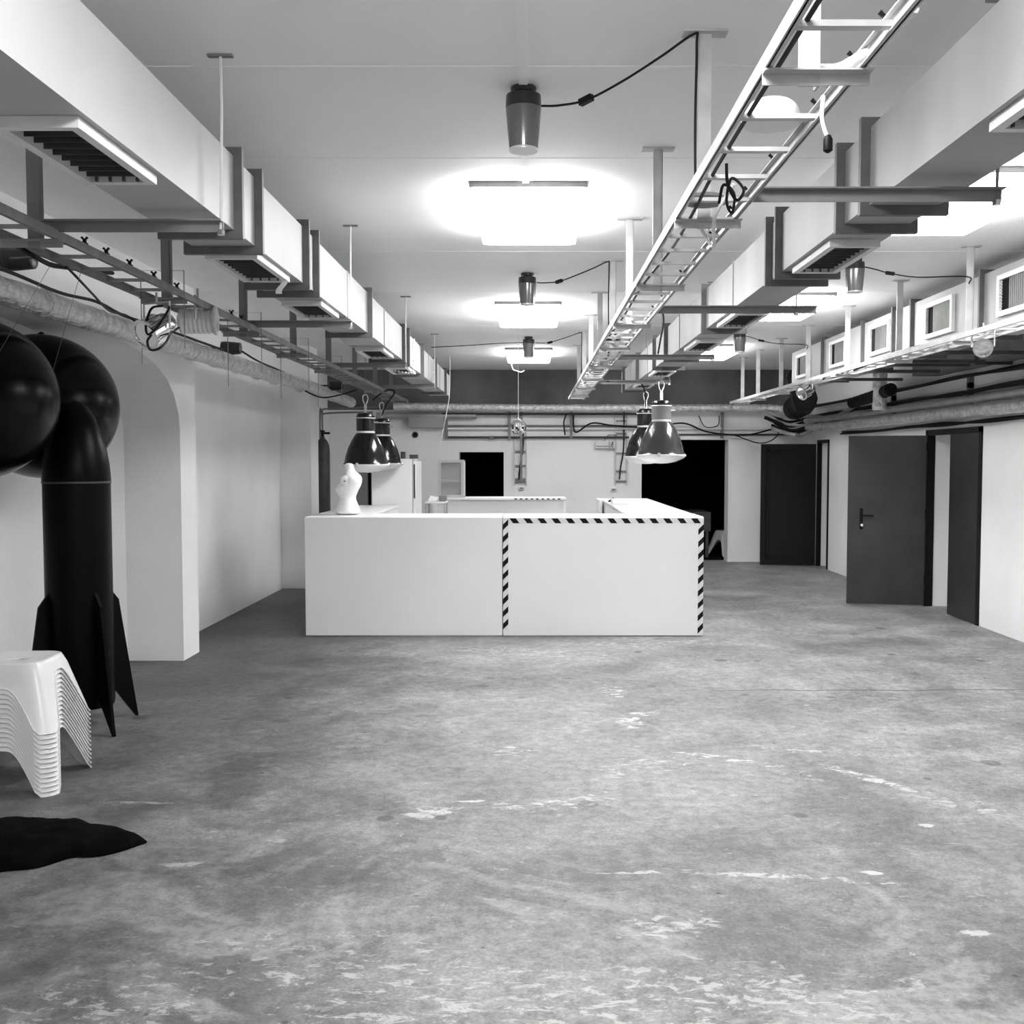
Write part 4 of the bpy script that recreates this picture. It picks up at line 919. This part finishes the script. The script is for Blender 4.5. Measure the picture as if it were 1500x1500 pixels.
# ================================================================== stacking stools
def stool_mesh():
    H = .335; n = 96; m = MB()
    def ring(a, z, k=5.0):
        out = []
        for j in range(n):
            t = 2 * math.pi * j / n; ct, sn = math.cos(t), math.sin(t); r = a / (abs(ct) ** k + abs(sn) ** k) ** (1 / k)
            out.append((r * ct, r * sn, z))
        return out
    rows = []
    for s in (.0001, .35, .7): rows.append(ring(.170 * s, H - .014 * (1 - s ** 2)))
    rows.append(ring(.151, H - .0015)); rows.append(ring(.162, H)); rows.append(ring(.171, H - .004)); rows.append(ring(.176, H - .013))
    def foot(t):
        # how far the skirt hangs: legs at the four corners, an arch between
        q = (t / (math.pi / 2)) % 1.0; d = abs(q - .5) * 2          # 0 at the corner, 1 in the middle of a side
        side = int(((t + math.pi / 4) % (2 * math.pi)) / (math.pi / 2))
        pk = .215 if side in (1, 3) else .272
        w0 = .22
        if d < w0: return 0.0
        u = (d - w0) / (1 - w0)
        return pk * (1 - (1 - min(1, u * 1.12)) ** (2.6 if side in (1, 3) else 2.8))
    K = 10; zt = H - .013
    for i in range(1, K + 1):
        rr = []
        for j in range(n):
            t = 2 * math.pi * j / n; zb = foot(t); z = zt + (zb - zt) * (i / (K - 2) if i < K - 1 else 1); z = z + .0035 if i == K - 2 else z
            a = .178 + (zt - z) * .31 + (.005 if i == K else 0) ; ct, sn = math.cos(t), math.sin(t); kk = 6.0; r = a / (abs(ct) ** kk + abs(sn) ** kk) ** (1 / kk)
            rr.append((r * ct, r * sn, z))
        rows.append(rr)
    for r in rows: m.v += [Vector(p) for p in r]
    for i in range(len(rows) - 1):
        for j in range(n): m.f.append((i * n + j, (i + 1) * n + j, (i + 1) * n + (j + 1) % n, i * n + (j + 1) % n))
    return m.mesh('stool_shell', 'plastic', Vector((0, 0, 0)), True)
sm = stool_mesh()
SX, SY = -2.63, 5.20
nst = 14
words = ['lowest', 'second', 'third', 'fourth', 'fifth', 'sixth', 'seventh', 'eighth', 'ninth', 'tenth', 'eleventh', 'twelfth', 'thirteenth', 'topmost']
for i in range(nst):
    o = bpy.data.objects.new('plastic_stool', sm); COL.objects.link(o)
    o.location = (SX, SY, .001 + .0238 * i); o.rotation_euler.z = .05
    s = o.modifiers.new('thickness', 'SOLIDIFY'); s.thickness = .0016; s.offset = -1
    tag(o, words[i] + (' white moulded plastic stool of the stack by the rocket' if i in (0, nst - 1) else ' white moulded plastic stool from the bottom of the stack by the rocket'), 'stool', 'stacked white stools')
# short stack of the same stools in the dark room
for i in range(5):
    o = bpy.data.objects.new('plastic_stool', sm); COL.objects.link(o); o.location = (3.37, 17.6, .013 + .0238 * i); o.rotation_euler.z = .5
    q = o.modifiers.new('thickness', 'SOLIDIFY'); q.thickness = .002; q.offset = -1
    tag(o, ('lowest', 'second lowest', 'middle', 'second highest', 'topmost')[i] + ' white stool of the short stack inside the wide dark opening', 'stool', 'stools in the dark room')
t = thing('dark_table', (2.6, 17.6, 0), 'dark grey table inside the wide dark opening', 'table')
MB().cbox(1.75, 3.0, 17.2, 18.0, .74, .78, .005).build('table_top', 'cyl', t)
MB().box(1.75, 3.0, 17.2, 17.22, .45, .74).build('apron', 'cyl', t)
for x in (1.78, 2.92):
    for y in (17.23, 17.92): MB().box(x, x + .05, y, y + .05, .012, .74).build('leg', 'cyl', t)

# ================================================================== black cloth on the floor
m = MB(); nu, nv = 44, 26
for i in range(nu + 1):
    s = i / nu; x = -2.55 + .885 * s
    hw = .26 * (1 - s) ** .6 * (1 - .3 * math.exp(-((s - .72) / .06) ** 2)) + .04 * (1 - s ** 8) + .012 * math.sin(s * 23)
    yc = 4.14 + .20 * s ** 1.1; hh = .115 * (1 - s ** 2.2) ** .8 + .018
    if i == nu: hw = .006; hh = .012
    for j in range(nv + 1):
        a = math.pi * j / nv; y = yc - math.cos(a) * hw; z = math.sin(a) ** .8 * hh
        q = noise.noise(Vector((x * 7, y * 9, 1.3))) * .022 + noise.noise(Vector((x * 17, y * 21, 4.3))) * .010
        if 0 < j < nv: z = max(.004, z + q * min(1, z / .03)); y += q * .5
        else: z = .001
        m.v.append(Vector((x, y, z)))
for i in range(nu):
    for j in range(nv): m.f.append((i * (nv + 1) + j, (i + 1) * (nv + 1) + j, (i + 1) * (nv + 1) + j + 1, i * (nv + 1) + j + 1))
for i in range(nu): m.f.append((i * (nv + 1), i * (nv + 1) + nv, (i + 1) * (nv + 1) + nv, (i + 1) * (nv + 1)))
m.f.append(tuple(range(nv + 1)))
tag(m.build('black_cloth', 'cloth', None, True), 'crumpled black cloth lying on the floor at the left edge', 'cloth')

# ================================================================== small wall boxes, paper strip, garland
for x, z, lab in ((-.175, 1.17, 'small white socket box below the cable ladder by the mirror ball'), (1.31, 1.15, 'small white socket box below the cable ladder by the exit sign'), (-.66, 1.985, 'small dark junction box on the lowest back wall pipe')):
    dark = 'dark' in lab
    t = thing('socket_box', (x, 16.55, z), lab, 'socket')
    MB().cbox(x - .05, x + .05, 16.47 if dark else 16.53, 16.505 if dark else 16.569, z, z + .05, .004).build('housing', 'cyl' if dark else 'white', t)
    MB().box(x - .03, x + .03, 16.465 if dark else 16.527, 16.471 if dark else 16.531, z + .012, z + .038).build('cover', 'steel', t)
m = MB(); q = []
for i in range(9): q.append((-1.21 + .012 * math.sin(i * .7), 4.98 + .02 * math.sin(i * .5), ZD0 - .004 - .012 * i))
for (a, c) in zip(q[:-1], q[1:]): m.add([(a[0] - .014, a[1], a[2]), (a[0] + .014, a[1], a[2]), (c[0] + .016, c[1], c[2]), (c[0] - .016, c[1], c[2]), (a[0] - .014, a[1] + .002, a[2]), (a[0] + .014, a[1] + .002, a[2]), (c[0] + .016, c[1] + .002, c[2]), (c[0] - .016, c[1] + .002, c[2])], [(0, 1, 2, 3), (7, 6, 5, 4), (0, 4, 5, 1), (1, 5, 6, 2), (2, 6, 7, 3), (3, 7, 4, 0)])
tag(m.build('paper_strip', 'paper'), 'white strip hanging out of the second grille of the left duct', 'paper')
def garland(label, pts):
    t = thing('light_garland', pts[0], label, 'string lights', 'garlands on the left duct')
    sp = spline(pts, 6); MB().tube(sp, .003, 5).build('wire', 'white_cable', t)
    m = MB()
    for p in sp[::2]:
        m.lathe([(0, -.011), (.008, -.008), (.011, 0), (.008, .008), (0, .011)], p, 8, 'z', False)
    m.build('bulbs', 'plastic', t, True)
garland('bead-like white garland hanging over the side of the left duct', [(-1.135, 9.86, 2.80), (-1.145, 9.86, 2.70), (-1.14, 9.87, 2.60), (-1.15, 9.88, 2.50), (-1.22, 9.9, 2.49), (-1.32, 9.92, 2.51), (-1.40, 9.94, 2.53)])
garland('second bead-like white garland farther along the left duct', [(-1.14, 11.9, 2.80), (-1.145, 11.9, 2.70), (-1.14, 11.9, 2.60), (-1.145, 11.9, 2.55)])
